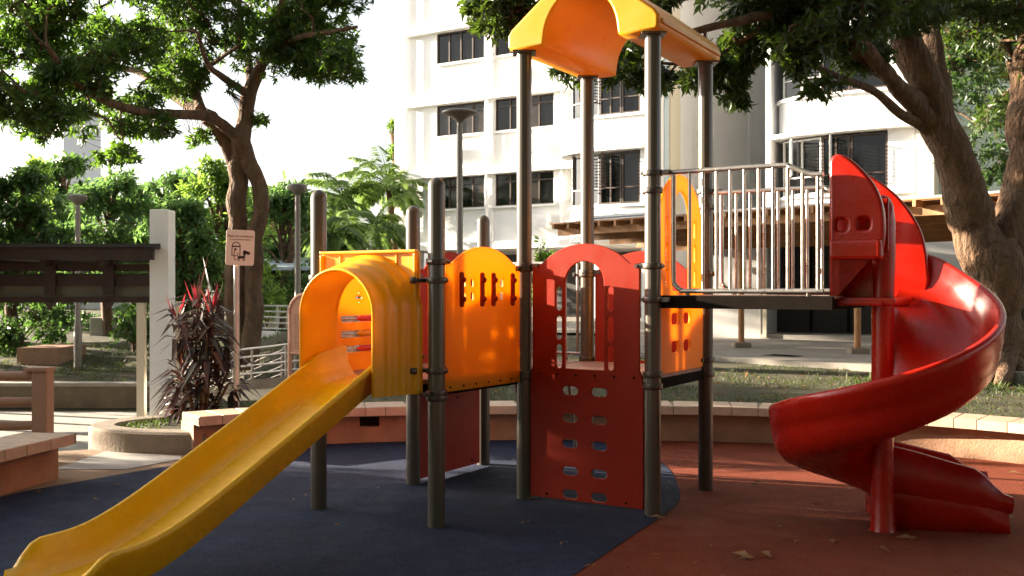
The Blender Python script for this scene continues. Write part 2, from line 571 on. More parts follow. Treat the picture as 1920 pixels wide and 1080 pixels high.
def build_ground():
    MB().sheet([(-900, -600), (900, -600), (900, 1500), (-900, 1500)], -0.95).build('ground', M['soil'])['kind'] = 'structure'
    xs = sorted(set([-70, -50, -36, -26] + list(np.arange(-20, -8, 0.8)) + list(np.arange(-8, 9, 0.16)) + list(np.arange(9, 20, 0.8)) + [24, 32, 45, 70]))
    ys = sorted(set(list(np.arange(5.0, 21, 0.16)) + list(np.arange(21, 40, 0.6)) + [42, 46, 52, 60, 75, 100]))
    vs, fs = [], []
    W = len(xs)
    for y in ys:
        for x in xs:
            vs.append((x, y, terrain(x, y)))
    for j in range(len(ys) - 1):
        for i in range(W - 1):
            fs.append([j * W + i, j * W + i + 1, (j + 1) * W + i + 1, (j + 1) * W + i])
    MB().add(vs, fs, 0, True).build('terrain', M['soil'], fix=False)['kind'] = 'structure'
    # pebble-wash apron of the playground
    bl = [(p[0], p[1] + 0.2) for p in BENCH]
    apron = [(-9, -9), (9, -9), (9, 4.0)] + bl[::-1] + [(-3.35, 9.55), (-4.0, 9.62), (-4.6, 9.35), (-9, 9.2)]
    MB().extr(apron, -0.9, -0.004).build('apron', M['tan'])['kind'] = 'structure'
    red = [(-4.0, -6), (5.7, -6), (5.72, 4.0)] + [(p[0] - 0.0, p[1] + 0.1) for p in BENCH[::-1][1:]] + [(-2.75, 9.0), (-2.93, 8.75), (-3.35, 8.15), (-3.72, 7.6), (-3.95, 7.0), (-4.1, 5.5), (-4.05, 3)]
    MB().sheet(red, 0.0).build('red_rubber_ground', M['red_rubber'])['kind'] = 'structure'
    edge = spline([(-2.3, -0.2), (-1.2, 2.2), (-0.4, 3.86), (0.33, 5.36), (0.75, 6.22), (1.03, 6.78), (1.20, 7.18), (1.29, 7.7), (1.34, 8.4), (1.30, 9.2), (1.15, 10.2)], 6)
    back = [(p[0], p[1] + 0.09) for p in BENCH if p[0] < 1.1][::-1]
    left = [(-2.75, 8.99), (-2.92, 8.74), (-3.34, 8.14), (-3.70, 7.59), (-3.93, 7.0), (-4.08, 5.5), (-4.03, 3), (-3.8, -0.2)]
    MB().sheet([(p.x, p.y) for p in [Vector((q[0], q[1], 0)) for q in edge]] + back + left, 0.004).build('blue_rubber_ground', M['blue_rubber'])['kind'] = 'structure'
    MB().sheet([(-3.92, 8.52), (-3.30, 8.52), (-3.0, 9.02), (-3.05, 9.2), (-3.85, 9.5)], 0.001).build('paving', M['concrete'])['kind'] = 'structure'
    # lower footpath beside the shelter
    MB().sheet([(-16, 9.9), (-4.0, 9.9), (-4.0, 13.5), (-5.4, 17.0), (-6.3, 18.8), (-16, 19.2)], -0.79).build('footpath', M['concrete'])['kind'] = 'structure'
    # paved walk below the canopy, along the building
    MB().extr([(1.2, 17.4), (6.3, 12.9), (11, 9.4), (14, 13), (7.8, 19), (3.0, 23.5)], 0.1, 0.47).build('walkway', M['pave'])['kind'] = 'structure'
    MB().sheet([(-4, 25), (3, 23.6), (14, 17), (24, 20), (24, 48), (-8, 48)], 0.475).build('forecourt', M['pave'])['kind'] = 'structure'


build_ground()


def offset_path(pts, d):
    out = []
    for i, p in enumerate(pts):
        a = pts[max(0, i - 1)]
        b = pts[min(len(pts) - 1, i + 1)]
        t = (b - a).normalized()
        out.append(p + Vector((-t.y, t.x, 0)) * d)
    return out


def seat_wall(name, label, path, tile_w=0.26, over=0.14, depth=0.46, ztop=0.37, thick=0.085, base_depth=0.34):
    """low curved seating wall: recessed base and a coping of separate tiles; outside of the curve lies to the left of the path"""
    root = thing(name, label, 'bench', (path[0][0], path[0][1], 0))
    P = spline([(p[0], p[1], 0) for p in path], 10)
    L = [0]
    for a, b in zip(P, P[1:]):
        L.append(L[-1] + (b - a).length)
    inner, outer = offset_path(P, 0.0), offset_path(P, base_depth)
    mb = MB()
    loops = [[inner[i] + Vector((0, 0, -0.05)), inner[i] + Vector((0, 0, ztop - thick)), outer[i] + Vector((0, 0, ztop - thick)), outer[i] + Vector((0, 0, -0.05))] for i in range(len(P))]
    mb.loft(loops, True, 0, False, True)
    mb.build('base', M['bench_base'], root)
    fo, bo = offset_path(P, -over), offset_path(P, depth - over)
    tb = MB()
    s, r = 0.0, random.Random(3)

    def at(path_, d):
        for i in range(len(L) - 1):
            if L[i + 1] >= d:
                t = (d - L[i]) / max(1e-6, L[i + 1] - L[i])
                return path_[i].lerp(path_[i + 1], t)
        return path_[-1]
    while s < L[-1] - 0.05:
        w = tile_w * r.uniform(0.75, 1.2)
        e = min(L[-1], s + w)
        g = 0.004
        sk = r.uniform(-0.03, 0.03)
        dz = r.uniform(-0.0015, 0.0015)
        a, b = at(fo, s + g), at(fo, e - g)
        c, d = at(bo, min(L[-1], max(0, e - g + sk))), at(bo, max(0, s + g + sk))
        lo, hi = ztop - thick, ztop + dz
        bev = 0.006
        vs = [v + Vector((0, 0, lo)) for v in (a, b, c, d)] + [v + Vector((0, 0, hi - bev)) for v in (a, b, c, d)]
        cen = (a + b + c + d) / 4
        vs += [v.lerp(cen, 0.02) + Vector((0, 0, hi)) for v in (a, b, c, d)]
        fs = [[3, 2, 1, 0], [8, 9, 10, 11]]
        for k in range(4):
            fs.append([k, (k + 1) % 4, 4 + (k + 1) % 4, 4 + k])
            fs.append([4 + k, 4 + (k + 1) % 4, 8 + (k + 1) % 4, 8 + k])
        tb.add(vs, fs)
        s = e
    tb.build('coping', M['bench_tile'], root)
    # grout bed just under the tile faces
    gb = MB()
    fi, bi = offset_path(P, -over + 0.006), offset_path(P, depth - over - 0.006)
    gb.loft([[fi[i] + Vector((0, 0, ztop - thick + 0.004)), fi[i] + Vector((0, 0, ztop - 0.006)), bi[i] + Vector((0, 0, ztop - 0.006)), bi[i] + Vector((0, 0, ztop - thick + 0.004))] for i in range(len(P))], True, 0, False, True)
    gb.build('grout', M['concrete_dark'], root)
    return root


bench_back = seat_wall('seat_wall', 'long curved tile-topped seat wall running behind the play structure below the lawn', BENCH)
bv = MB().box(Vector((-1.46, 9.965, 0.215)), (0.26, 0.03, 0.09), None, 0, 0.004).build('drain_opening', M['black'], bench_back)
seat_wall('seat_wall', 'short tile-topped seat wall at the left edge in front of the brown guard railing',
          [(-3.85, 5.2), (-3.95, 6.2), (-3.88, 7.2), (-3.70, 8.12)], over=0.17)

# planter kerb between path and seat wall
kerb_root = thing('planter_kerb', 'rounded pebble-wash kerb round the grass bed left of the slide', 'kerb', (-3.6, 9.7, 0))
kp = spline([(-2.85, 9.40, 0), (-3.25, 9.42, 0), (-3.65, 9.50, 0), (-3.98, 9.72, 0), (-4.06, 10.0, 0), (-3.95, 10.28, 0), (-3.7, 10.55, 0), (-3.66, 11.2, 0), (-3.64, 12.2, 0)], 8)
ki, ko = offset_path(kp, 0.13), offset_path(kp, -0.13)
MB().loft([[ki[i] + Vector((0, 0, -0.85)), ki[i] + Vector((0, 0, 0.18)), ki[i].lerp(ko[i], .1) + Vector((0, 0, 0.20)), ko[i].lerp(ki[i], .1) + Vector((0, 0, 0.20)), ko[i] + Vector((0, 0, 0.18)), ko[i] + Vector((0, 0, -0.85))] for i in range(len(kp))], True, 0, False, True).build('kerb_body', M['concrete_dark'], kerb_root)
MB().sheet([(p.x, p.y) for p in ko[::-1]] + [(-2.4, 9.8), (-2.2, 12.6)][::1] if False else [(p.x + 0.0, p.y) for p in kp] + [(-2.3, 12.4), (-2.3, 9.9), (-2.7, 9.6)], 0.165).build('planter_bed', M['soil'])['kind'] = 'structure'

# ------------------------------------------------------------------ the play structure
U = Vector((0.854, -0.520, 0))
V = Vector((0.520, 0.854, 0))
LN = 1.02
P5 = Vector((0.09, 7.33, 0))
P6 = P5 + U * LN
P8 = P5 + V * LN
P7 = P6 + V * LN
P3 = P5 - U * LN
P4 = P3 + V * LN
P2 = Vector((-0.49, 6.46, 0))
P1 = Vector((-1.355, 6.98, 0))
UP = Vector((0, 0, 1))
ps = thing('play_structure', 'red and yellow climbing structure with a roofed tower, a straight slide and a spiral slide', 'playground', (0.1, 7.3, 0))
RP = 0.056


def make_post(p, top, capped, clamps):
    """p: foot; clamps: list of (z, direction)"""
    n = 60
    prof = [(1.0, 0.0), (1.0, top - (0.06 if capped else 0))]
    if capped:
        prof += [(math.cos(a), top - 0.06 + 0.06 * math.sin(a)) for a in [0.3, 0.6, 0.9, 1.2, 1.45]] + [(0.02, top)]
    mb = MB()
    vs, fs = [], []
    for j, (rr, z) in enumerate(prof):
        for k in range(n):
            a = 2 * math.pi * k / n
            g = 1.0 if (k % 5) else 0.985
            if j > 1: g = 1.0
            vs.append(p + Vector((RP * rr * g * math.cos(a), RP * rr * g * math.sin(a), z)))
    for j in range(len(prof) - 1):
        for k in range(n):
            fs.append([j * n + k, j * n + (k + 1) % n, (j + 1) * n + (k + 1) % n, (j + 1) * n + k])
    mb.add(vs, fs, 0, True)
    mb.add([v for v in vs[-n:]], [list(range(n))])
    o = mb.build('post', M['post'], ps)
    for z, d in clamps:
        c = MB()
        c.lathe(p + Vector((0, 0, z)), [(RP + .002, -.02), (RP + .011, -.02), (RP + .013, -.014), (RP + .013, .014), (RP + .011, .02), (RP + .002, .02)], 28)
        if d is not None:
            d = Vector(d).normalized()
            fr = frame(p + Vector((0, 0, z)), d, UP.cross(d))
            c.box((RP + .04, 0, 0), (.07, .022, .034), fr, 0, .004)
            c.tube([fr @ Vector((RP + .06, -.026, 0)), fr @ Vector((RP + .06, .026, 0))], .012, 10)
            c.tube([fr @ Vector((-RP - .012, -.02, 0)), fr @ Vector((-RP - .012, .02, 0))], .013, 10)
        c.build('clamp', M['clamp'], o)
    return o


ZD = 0.95      # deck level
ZB = 1.50      # bridge level
C1 = (P2 - P1).normalized()
OUT = Vector((C1.y, -C1.x, 0))          # away from the deck, down the straight slide
make_post(P1, 2.24, True, [(1.62, C1), (1.56, -OUT), (0.93, C1), (0.86, None)])
make_post(P2, 2.27, True, [(1.72, -OUT), (1.60, -C1), (1.015, -C1), (0.87, OUT), (0.84, None)])
make_post(P3, 2.20, True, [(1.64, -U), (1.0, V), (0.88, None)])
make_post(P4, 2.19, True, [(1.64, U), (1.0, -V), (0.88, None)])
make_post(P5, 3.29, False, [(1.69, -V), (1.71, U), (0.93, None), (0.90, None)])
make_post(P6, 3.29, False, [(2.335, U), (2.215, None), (1.70, -U), (1.47, U), (0.96, None), (0.88, None)])
make_post(P7, 3.29, False, [(2.29, U), (2.17, None), (1.66, -U), (1.0, -V), (0.89, None)])
make_post(P8, 3.29, False, [(1.68, U), (1.66, -U), (0.97, None)])

# decks
def deck(a, b, c, d):
    ins = 0.02
    cen = (a + b + c + d) / 4
    q = [p.lerp(cen, ins) for p in (a, b, c, d)]
    mb = MB()
    mb.extr([(p.x, p.y) for p in q], ZD - 0.03, ZD)
    for p0, p1 in zip(q, q[1:] + q[:1]):
        e = (p1 - p0)
        fr = frame((p0 + p1) / 2, e, UP)
        mb.box((0, ZD - 0.065, 0), (e.length - .16, .07, .035), fr, 1, .004)
    return mb.build('deck', [M['deck'], M['black']], ps)


deck(P5, P6, P7, P8)
deck(P3, P5, P8, P4)
deck(P1, P2, P5, P3)


# panels ------------------------------------------------------------
def pframe(a, b):
    """frame with x along a->b, y up, z outwards to the right of a->b"""
    return frame(a, (b - a), UP)


W = LN


def arch_top(x0, x1, zs, zt, n=20):
    """points from right shoulder over the arch to the left shoulder"""
    c, hw = (x0 + x1) / 2, (x1 - x0) / 2
    sh = 0.07
    pts = [(x1, zs - .10), (x1, zs - .02), (x1 - .02, zs), (x1 - .04, zs + .002)]
    R = (hw - sh)
    rise = zt - zs
    rad = (R * R + rise * rise) / (2 * rise)
    a = math.degrees(math.asin(R / rad))
    pts += [(c + rad * math.sin(math.radians(a - 2 * a * i / n)), zt - rad + rad * math.cos(math.radians(a - 2 * a * i / n))) for i in range(n + 1)]
    pts += [(x0 + .04, zs + .002), (x0 + .02, zs), (x0, zs - .02), (x0, zs - .10)]
    return pts


def bolts(fr, pts, r=.008, d=.014):
    class Set:
        def build(self, name, m, parent):
            for x, y in pts:
                MB().tube([fr @ Vector((x, y, -d)), fr @ Vector((x, y, d))], r, 10).build(name, m, parent)
    return Set()


# front red arch panel, P5 - P6
fr = pframe(P5, P6)
x0, x1, c = 0.075, W - 0.095, W / 2 - 0.01
outer = [(x0 - .02, .03), (x1 + .03, .03), (x1 + .03, .86), (x1 + .02, .93), (x1, .98)] + arch_top(x0, x1, 1.72, 1.865) + [(x0, .98), (x0 - .02, .93), (x0 - .02, .86)]
door = [(c - .155, .972), (c + .155, .972)] + arc(c, 1.585, .155, 0, 180, 16)
holes = [door]
for sx in (-1, 1):
    for zc in (1.06, 1.265, 1.475):
        holes.append(slot(c + sx * .205, zc, .048, .175))
    for zc in (.815, .618, .437, .240, .075):
        holes.append(slot(c + sx * .115, zc, .128, .062))
red_front = plate('red_arch_panel', [outer] + holes, .022, .004, fr, M['red'], ps)
red_front["label"] = "red arched panel with an open window and rows of slots"
bolts(fr, [(x0 + .06 + i * .15, .93) for i in range(6)] + [(x0 + .12, .06), (x1 - .1, .06)], .008, .016).build('bolt', M['black'], red_front)

# back red arch panel P8 - P7 (upper only)
fr = pframe(P8, P7)
outer = [(x0, .90), (x1, .90), (x1, .98)] + arch_top(x0, x1, 1.70, 1.845) + [(x0, .98)]
rb = plate('red_arch_panel', [outer, [(c - .18, .972), (c + .20, .972)] + arc(c + .01, 1.56, .19, 0, 180, 16)], .022, .004, fr, M['red'], ps)

# orange panel P2 - P5 with levers
fr = pframe(P2, P5)
D25 = (P5 - P2).length
x0, x1 = .075, D25 - .075
outer = [(x0, .865), (x1, .865), (x1, .98)] + arch_top(x0 + .015, x1, 1.715, 1.835) + [(x0, .98)]
holes = []
for cx in (.34, .70):
    for dx in (-.045, .045):
        for zz in (1.585, 1.495):
            holes.append(rrect(cx + dx, zz, .045, .062, .018))
orange = plate('orange_panel', [outer] + holes, .022, .004, fr, M['orange'], ps)
orange["label"] = "orange arched panel with four red levers"
for cx in (.22, .455, .59, .83):
    lp = slot(cx, 1.54, .036, .235)
    me = curve_panel([lp], .022, .006, fr @ Matrix.Translation((0, 0, .042)))
    me.materials.append(M['red'])
    lev = link_mesh('lever', me, orange)
    for zz in (1.475, 1.605):
        h = MB()
        h.lathe((0, 0, 0), [(.014, 0), (.019, .004), (.019, .014), (.014, .02), (0.001, .021)], 14)
        h.v = [tuple(fr @ (Matrix.Translation((cx, zz, .05)) @ Vector(p))) for p in h.v]
        h.build('knob', M['red'], lev)
bolts(fr, [(x0 + .06 + i * .145, .895) for i in range(6)], .007, .016).build('bolt', M['black'], orange)

# red full-height panel P3 - P4
fr = pframe(P3, P4)
x0, x1 = .075, W - .075
outer = [(x0, .03), (x1, .03), (x1, .98)] + arch_top(x0, x1, 1.70, 1.85) + [(x0, .98)]
red_side = plate('red_arch_panel', [outer, slot(.38, .62, .10, .05), slot(.66, .62, .10, .05)] if False else [outer], .022, .004, fr, M['red'], ps)
red_side["label"] = "plain red side panel reaching the ground"
bolts(fr, [(.20, .07), (.82, .07), (.35, .63), (.60, .63)], .010, .016).build('bolt', M['black'], red_side)

# yellow game panel P1 - P3 with the sum signs and sliding pencils
fr = pframe(P1, P3)
D13 = (P3 - P1).length
x0, x1 = .075, D13 - .075
outer = [(x0, .865), (x1, .865), (x1, .98)] + arch_top(x0, x1, 1.68, 1.76) + [(x0, .98)]
holes = []
for zz in (1.325, 1.215, 1.105):
    holes.append([(.22, zz - .024), (.74, zz - .024), (.74, zz + .024), (.22, zz + .024)])
# division sign and cross
holes += [arc(.41, 1.515, .010, 0, 350, 10), arc(.41, 1.445, .010, 0, 350, 10), rrect(.41, 1.48, .085, .018, .006)]
xs_ = []
for ang in (45, 135):
    pass
w_ = .007
cxx, czz, ll = .62, 1.48, .045
X8 = []
for k in range(4):
    a = math.radians(45 + 90 * k)
    b = math.radians(45 + 90 * k + 45)
    dx, dy = math.cos(a), math.sin(a)
    nx, ny = -dy, dx
    X8 += [(cxx + dx * ll - nx * w_, czz + dy * ll - ny * w_), (cxx + dx * ll + nx * w_, czz + dy * ll + ny * w_), (cxx + math.cos(b) * w_ * 1.414, czz + math.sin(b) * w_ * 1.414)]
holes.append(X8)
holes += [arc(.41, 1.60, .010, 0, 350, 10)]
game = plate('yellow_game_panel', [outer] + holes, .020, .003, fr, M['orange'], ps)
game["label"] = "yellow panel with cut-out sum signs and sliding pencils"
for i, zz in enumerate((1.325, 1.215, 1.105)):
    pb = MB()
    a0, a1, a2 = (.44, .58, .72)
    pb.tube([fr @ Vector((.2, zz, 0)), fr @ Vector((.76, zz, 0))], .006, 8, 2)
    order = (0, 1) if i != 1 else (1, 0)
    pb.tube([fr @ Vector((a0 - .06, zz, 0)), fr @ Vector((a0, zz, 0))], [.004, .022], 12, order[0])
    pb.tube([fr @ Vector((a0, zz, 0)), fr @ Vector((a1, zz, 0))], .022, 12, order[0])
    pb.tube([fr @ Vector((a1, zz, 0)), fr @ Vector((a2, zz, 0))], .022, 12, order[1])
    pb.build('pencil', [M['pencil_red'], M['yellow'], M['steel']], game)

# yellow tall arch at the bridge P6 - P7
fr = pframe(P6, P7)
x0, x1 = .075, W - .085
cc = W / 2 - .01
outer = [(x0, .95), (x1, .95), (x1, 1.9)] + arc(cc, 1.93, (x1 - x0) / 2, 0, 180, 24, .44) + [(x0, 1.9)]
holes = [[(cc - .17, 1.53), (cc + .17, 1.53)] + arc(cc, 2.02, .17, 0, 180, 16, .23)]
for sx in (-.27, .27):
    for zz in (1.62, 1.80, 1.98):
        holes.append(slot(cc + sx, zz, .05, .14))
for dx in (-.115, .115):
    for zz in (1.33, 1.13):
        holes.append(rrect(cc + .0 + dx, zz, .145, .085, .032))
ya = plate('yellow_arch_panel', [outer] + holes, .022, .004, fr, M['orange'], ps)
ya["label"] = "yellow tall arch panel at the start of the bridge"

# metal bar guard and ladder at P4 - P8
lad = MB()
fr = pframe(P4, P8)
for xx in (.28, .80):
    lad.tube(spline([fr @ Vector((xx, 1.72, -.02)), fr @ Vector((xx, 1.2, -.02)), fr @ Vector((xx, .9, -.06)), fr @ Vector((xx, .45, -.16)), fr @ Vector((xx, .16, -.20)), fr @ Vector((xx + (.09 if xx < .5 else -.09), .09, -.20))], 5), .016, 10)
for zz in (.30, .52, .74):
    q = -.06 - (.9 - zz) * .23
    lad.tube([fr @ Vector((.28, zz, q)), fr @ Vector((.80, zz, q))], .014, 10)
lad.tube([fr @ Vector((.28, 1.72, -.02)), fr @ Vector((.80, 1.72, -.02))], .016, 10)
lad.build('ladder', M['steel'], ps)
bars = MB()
for xx in (.62, .70, .93):
    bars.tube([fr @ Vector((xx, 1.0, 0)), fr @ Vector((xx, 1.76, 0))], .012, 10)
bars.tube([fr @ Vector((.06, 1.76, 0)), fr @ Vector((.96, 1.76, 0))], .015, 10)
bars.tube([fr @ Vector((.06, 1.01, 0)), fr @ Vector((.96, 1.01, 0))], .013, 10)
bars.build('bar_guard', M['steel'], ps)

# roof --------------------------------------------------------------
fr = pframe(P5, P6) @ Matrix.Translation((0, 0, -LN / 2))
c = W / 2
hw = W / 2 + .085
zb = 3.285
prof = [(c - hw + .02, zb), (c - .285, zb)]
prof = []
prof += [(c + .30, zb), (c + hw - .02, zb), (c + hw, zb + .03), (c + hw, zb + .105), (c + hw - .03, zb + .15)]
prof += [(c + .17, zb + .455), (c + .09, zb + .495), (c, zb + .505), (c - .09, zb + .495), (c - .17, zb + .455)]
prof += [(c - hw + .03, zb + .15), (c - hw, zb + .105), (c - hw, zb + .03), (c - hw + .02, zb), (c - .30, zb)]
prof += [(c - .29, zb + .015)] + arc(c, zb + .03, .285, 176, 4, 22, .335) + [(c + .29, zb + .015)]
me = curve_panel([prof], LN + .20, .022, fr, 3)
me.materials.append(M['roof_yellow'])
bmx = bmesh.new()
bmx.from_mesh(me)
bmesh.ops.remove_doubles(bmx, verts=bmx.verts, dist=1e-5)
bmx.to_mesh(me)
bmx.free()
roof = link_mesh('roof', me, ps)
roof["label"] = "yellow gabled roof with a rounded arch cut under it"
# pressed rib along both eaves, and post flanges
for sx in (-1, 1):
    rb_ = MB()
    fr2 = pframe(P5, P6) @ Matrix.Translation((0, 0, -LN / 2))
    rb_.box((c + sx * (hw + .006), zb + .068, 0), (.022, .035, LN + .12), fr2, 0, .008)
    rb_.build('eave_rib', M['roof_yellow'], roof)
for p in (P5, P6, P7, P8):
    fl = MB()
    fl.box((p.x, p.y, zb - .006), (.17, .17, .012), None, 0, .003)
    fl.build('flange', M['post'], roof)

# hood of the straight slide -----------------------------------------
CM = (P1 + P2) / 2
HW = (P2 - P1).length


def SL(a, b, z):
    """a: across (towards P2), b: outwards, z: up"""
    return CM + C1 * a + OUT * b + UP * z


slide = MB()
# trough
flo = [(0, .955), (.25, .93), (.40, .872), (.83, .672), (1.18, .512), (1.46, .385), (1.80, .240), (2.05, .165), (2.28, .150), (2.50, .148)]
fl_s = spline([(a, b, 0) for a, b in flo], 5)
loops = []
for q in fl_s:
    t, z = q.x, q.y
    h = .175 * (1 - ss(2.28, 2.50, t) * .80)
    if t < .4: h = .175 + .03 * (1 - t / .4)
    k = 1 - .06 * ss(2.32, 2.50, t) * 2.2
    sec = [(-.285, h - .03), (-.280, h - .008), (-.268, h), (-.252, h - .006), (-.236, .075), (-.205, .042), (-.175, .006), (-.15, 0), (.15, 0), (.175, .006), (.205, .042), (.236, .075), (.252, h - .006), (.268, h), (.280, h - .008), (.285, h - .03), (.262, h - .05), (.225, -.03), (.18, -.045), (-.18, -.045), (-.225, -.03), (-.262, h - .05)]
    loops.append([SL(a * k, t, z + zz) for a, zz in sec])
slide.loft(loops, True, 0, True, True)
tail = loops[-1]
sl = slide.build('straight_slide', M['slide_yellow'], ps)
sl["label"] = "yellow straight slide coming down towards the camera"
for a in (-.13, .13):
    ft = MB()
    ft.box(SL(a, 2.30, .065), (.06, .06, .13), None, 0, .004)
    ft.build('slide_foot', M['black'], sl)


def arch_loop(hw_, zt, b, zb_=.865, n=22, ry=None):
    ry = ry or hw_ * .95
    pts = [(-hw_, zb_), (-hw_, zb_ + .15), (-hw_, zb_ + .3)]
    pts += [(hw_ * -math.cos(math.pi * i / n), zt - ry + ry * math.sin(math.pi * i / n)) for i in range(n + 1)]
    pts += [(hw_, zb_ + .3), (hw_, zb_ + .15), (hw_, zb_)]
    return [SL(a, b, z) for a, z in pts]


hood = MB()
steps = [(.05, .432, 1.80), (.085, .428, 1.795), (.115, .405, 1.775), (.125, .39, 1.765), (.165, .385, 1.762), (.195, .381, 1.758), (.212, .364, 1.745), (.222, .355, 1.735), (.265, .350, 1.732), (.295, .346, 1.728), (.312, .332, 1.716), (.325, .322, 1.708), (.385, .318, 1.704), (.400, .314, 1.70), (.408, .304, 1.69), (.402, .293, 1.68), (.36, .290, 1.676), (.05, .285, 1.672)]
hood.loft([arch_loop(w, zt - .02, b) for b, w, zt in steps], False, 0, True)
hd = hood.build('slide_hood', M['yellow'], sl, fix=True)
# back plate of the hood, with raised border
fr = frame(SL(0, .06, 0), C1, UP)
zt = 1.80
pl_out = [(-.41, .86), (.41, .86), (.41, zt - .02), (.39, zt), (-.39, zt), (-.41, zt - .02)]
pl_in = [(-.285, .87), (.285, .87)] + arc(0, 1.36, .285, 0, 180, 20, .30)
me = curve_panel([pl_out, pl_in], .03, .006, fr)
me.materials.append(M['yellow'])
link_mesh('hood_plate', me, sl)
bb = MB()
fr3 = frame(SL(0, .085, 0), C1, UP)
bb.box((0, zt - .010, 0), (.82, .020, .030), fr3, 0, .007)
for sx in (-1, 1):
    bb.box((sx * .398, (zt + .86) / 2 - .012, 0), (.020, zt - .89, .030), fr3, 0, .007)
    bb.box((sx * .24, zt - .06, -.010), (.014, .08, .016), fr3, 0, .005)
bb.build('hood_border', M['yellow'], sl)
for z in (1.60, 1.015):
    for p, s_ in ((P2, 1), (P1, -1)):
        br = MB()
        a = p + Vector((0, 0, z)) - C1 * s_ * .07
        b = SL(s_ * .40, .11, z)
        br.tube([a, b], .014, 10)
        br.lathe(b + Vector((0, 0, -.022)), [(.004, 0), (.020, .002), (.024, .012), (.024, .03), (.020, .042), (.004, .044)], 14)
        br.build('hood_bracket', M['clamp'], sl)

# bridge -------------------------------------------------------------
BR0 = P6 + V * .04
bd = MB()
fr = frame(P6 + U * .06, U, V)
bd.box((.56, LN / 2 - .02, ZB - .008), (1.16, LN - .14, .016), fr, 1)
for yy in (.03, LN - .09):
    bd.box((.56, yy, ZB - .045), (1.16, .03, .085), fr, 0, .004)
for xx in (.0, 1.12):
    bd.box((xx, LN / 2 - .03, ZB - .055), (.03, LN - .18, .06), fr, 0, .004)
bridge = bd.build('bridge', [M['black'], M['deck']], ps)
bridge["label"] = "raised black bridge deck leading to the spiral slide"


def rail(off_v, z_top, start, name_, n_bal, drop_at=.86, end=1.14):
    o = P6 + V * off_v
    def q(t, z): return o + U * t + UP * z
    mb = MB()
    zl = ZB + .03
    path = [q(.075, z_top), q(.3, z_top), q(drop_at, z_top), q(drop_at + .07, z_top - .012), q(drop_at + .17, z_top - .055), q(drop_at + .22, z_top - .07), q(end, z_top - .072)]
    mb.tube(spline(path, 4), .0165, 12)
    low = [q(.14, z_top - .02), q(.14, zl + .12), q(.155, zl + .04), q(.20, zl + .005), q(.28, zl), q(end, zl)]
    mb.tube(spline(low, 4), .0165, 12)
    for i in range(n_bal):
        t = .255 + i * (end - .255 - .035) / (n_bal - 1)
        zt_ = z_top if t < drop_at else interp([(drop_at, z_top), (drop_at + .07, z_top - .012), (drop_at + .17, z_top - .055), (end, z_top - .072)], t)
        mb.tube([q(t, zl), q(t, zt_)], .0115, 10)
    for t in (.24, 1.05):
        mb.box(q(t, zl - .045), (.03, .012, .09), frame((0, 0, 0), (1, 0, 0), (0, 1, 0)), 0, .003)
    return mb.build('guard_rail', M['steel'], ps)


rail(.03, 2.335, 0, '', 10)
rail(LN - .03, 2.275, 0, '', 9)

# spiral slide -------------------------------------------------------
SC = Vector((2.372, 6.37, 0))
EX = Vector((.985, -.17, 0)).normalized()          # exit direction
ph_end = math.degrees(math.atan2(EX.x, -EX.y))     # clockwise tangent (sin, -cos)
ph0 = 58.7
sweep = ph0 - ph_end + 360
zf = [(0, 1.49), (20, 1.43), (59, 1.20), (149, .80), (239, .515), (329, .27), (sweep, .245)]
zfs = spline([(a, b * 100, 0) for a, b in zf], 6)
ztab = [(p.x, p.y / 100) for p in zfs]
RO = .70


def section(hi, ho):
    """closed cross-section (r, z): inner wall height hi, outer wall height ho"""
    return [(.045, hi - .012), (.075, hi), (.108, hi - .006), (.135, max(.05, hi * .45)), (.17, .035), (.24, .008), (.36, 0), (.48, .012), (.565, .05), (.615, .12), (.640, ho * .62), (.658, ho - .02), (.668, ho - .004), (.685, ho), (.703, ho - .006), (.710, ho - .022), (.708, ho - .055), (.702, ho - .065), (.698, ho * .52), (.690, ho * .50), (.682, .08), (.655, .0), (.60, -.055), (.50, -.085), (.36, -.092), (.20, -.085), (.08, -.05), (.045, 0.0)]


loops = []
nst = 96
for i in range(nst + 1):
    a = sweep * i / nst
    ph = math.radians(ph0 - a)
    rad = Vector((math.cos(ph), math.sin(ph), 0))
    z = interp(ztab, a)
    ho = .33 - .03 * ss(40, 200, a)
    hi = .07 + .23 * ss(sweep - 55, sweep, a)
    ho = ho * (1 - .0 * a)
    loops.append([SC + rad * r + UP * (z + zz) for r, zz in section(hi, ho)])
rad = Vector((math.cos(math.radians(ph_end)), math.sin(math.radians(ph_end)), 0))
for j in range(1, 15):
    s_ = j / 14 * .80
    z = .245 - .075 * ss(0, .7, s_)
    fall = ss(.56, .80, s_)
    hi = (.30 - .10 * s_ / .8) * (1 - .72 * fall)
    ho = (.26 - .06 * s_ / .8) * (1 - .70 * fall)
    loops.append([SC + EX * s_ + rad * r + UP * (z + zz) for r, zz in section(hi, ho)])
spm = MB()
spm.loft(loops, True, 0, True, True)
spiral = spm.build('spiral_slide', M['slide_red'], ps)
spiral["label"] = "red spiral slide at the end of the bridge"
# central column
cb = MB()
cb.lathe(SC, [(.082, 0), (.076, .02), (.068, .30), (.066, .6), (.070, .9), (.068, 1.2), (.072, 1.55), (.078, 1.80), (.076, 1.98), (.064, 2.08), (.04, 2.13), (.004, 2.145)], 28)
cb.build('column', M['slide_red'], spiral)
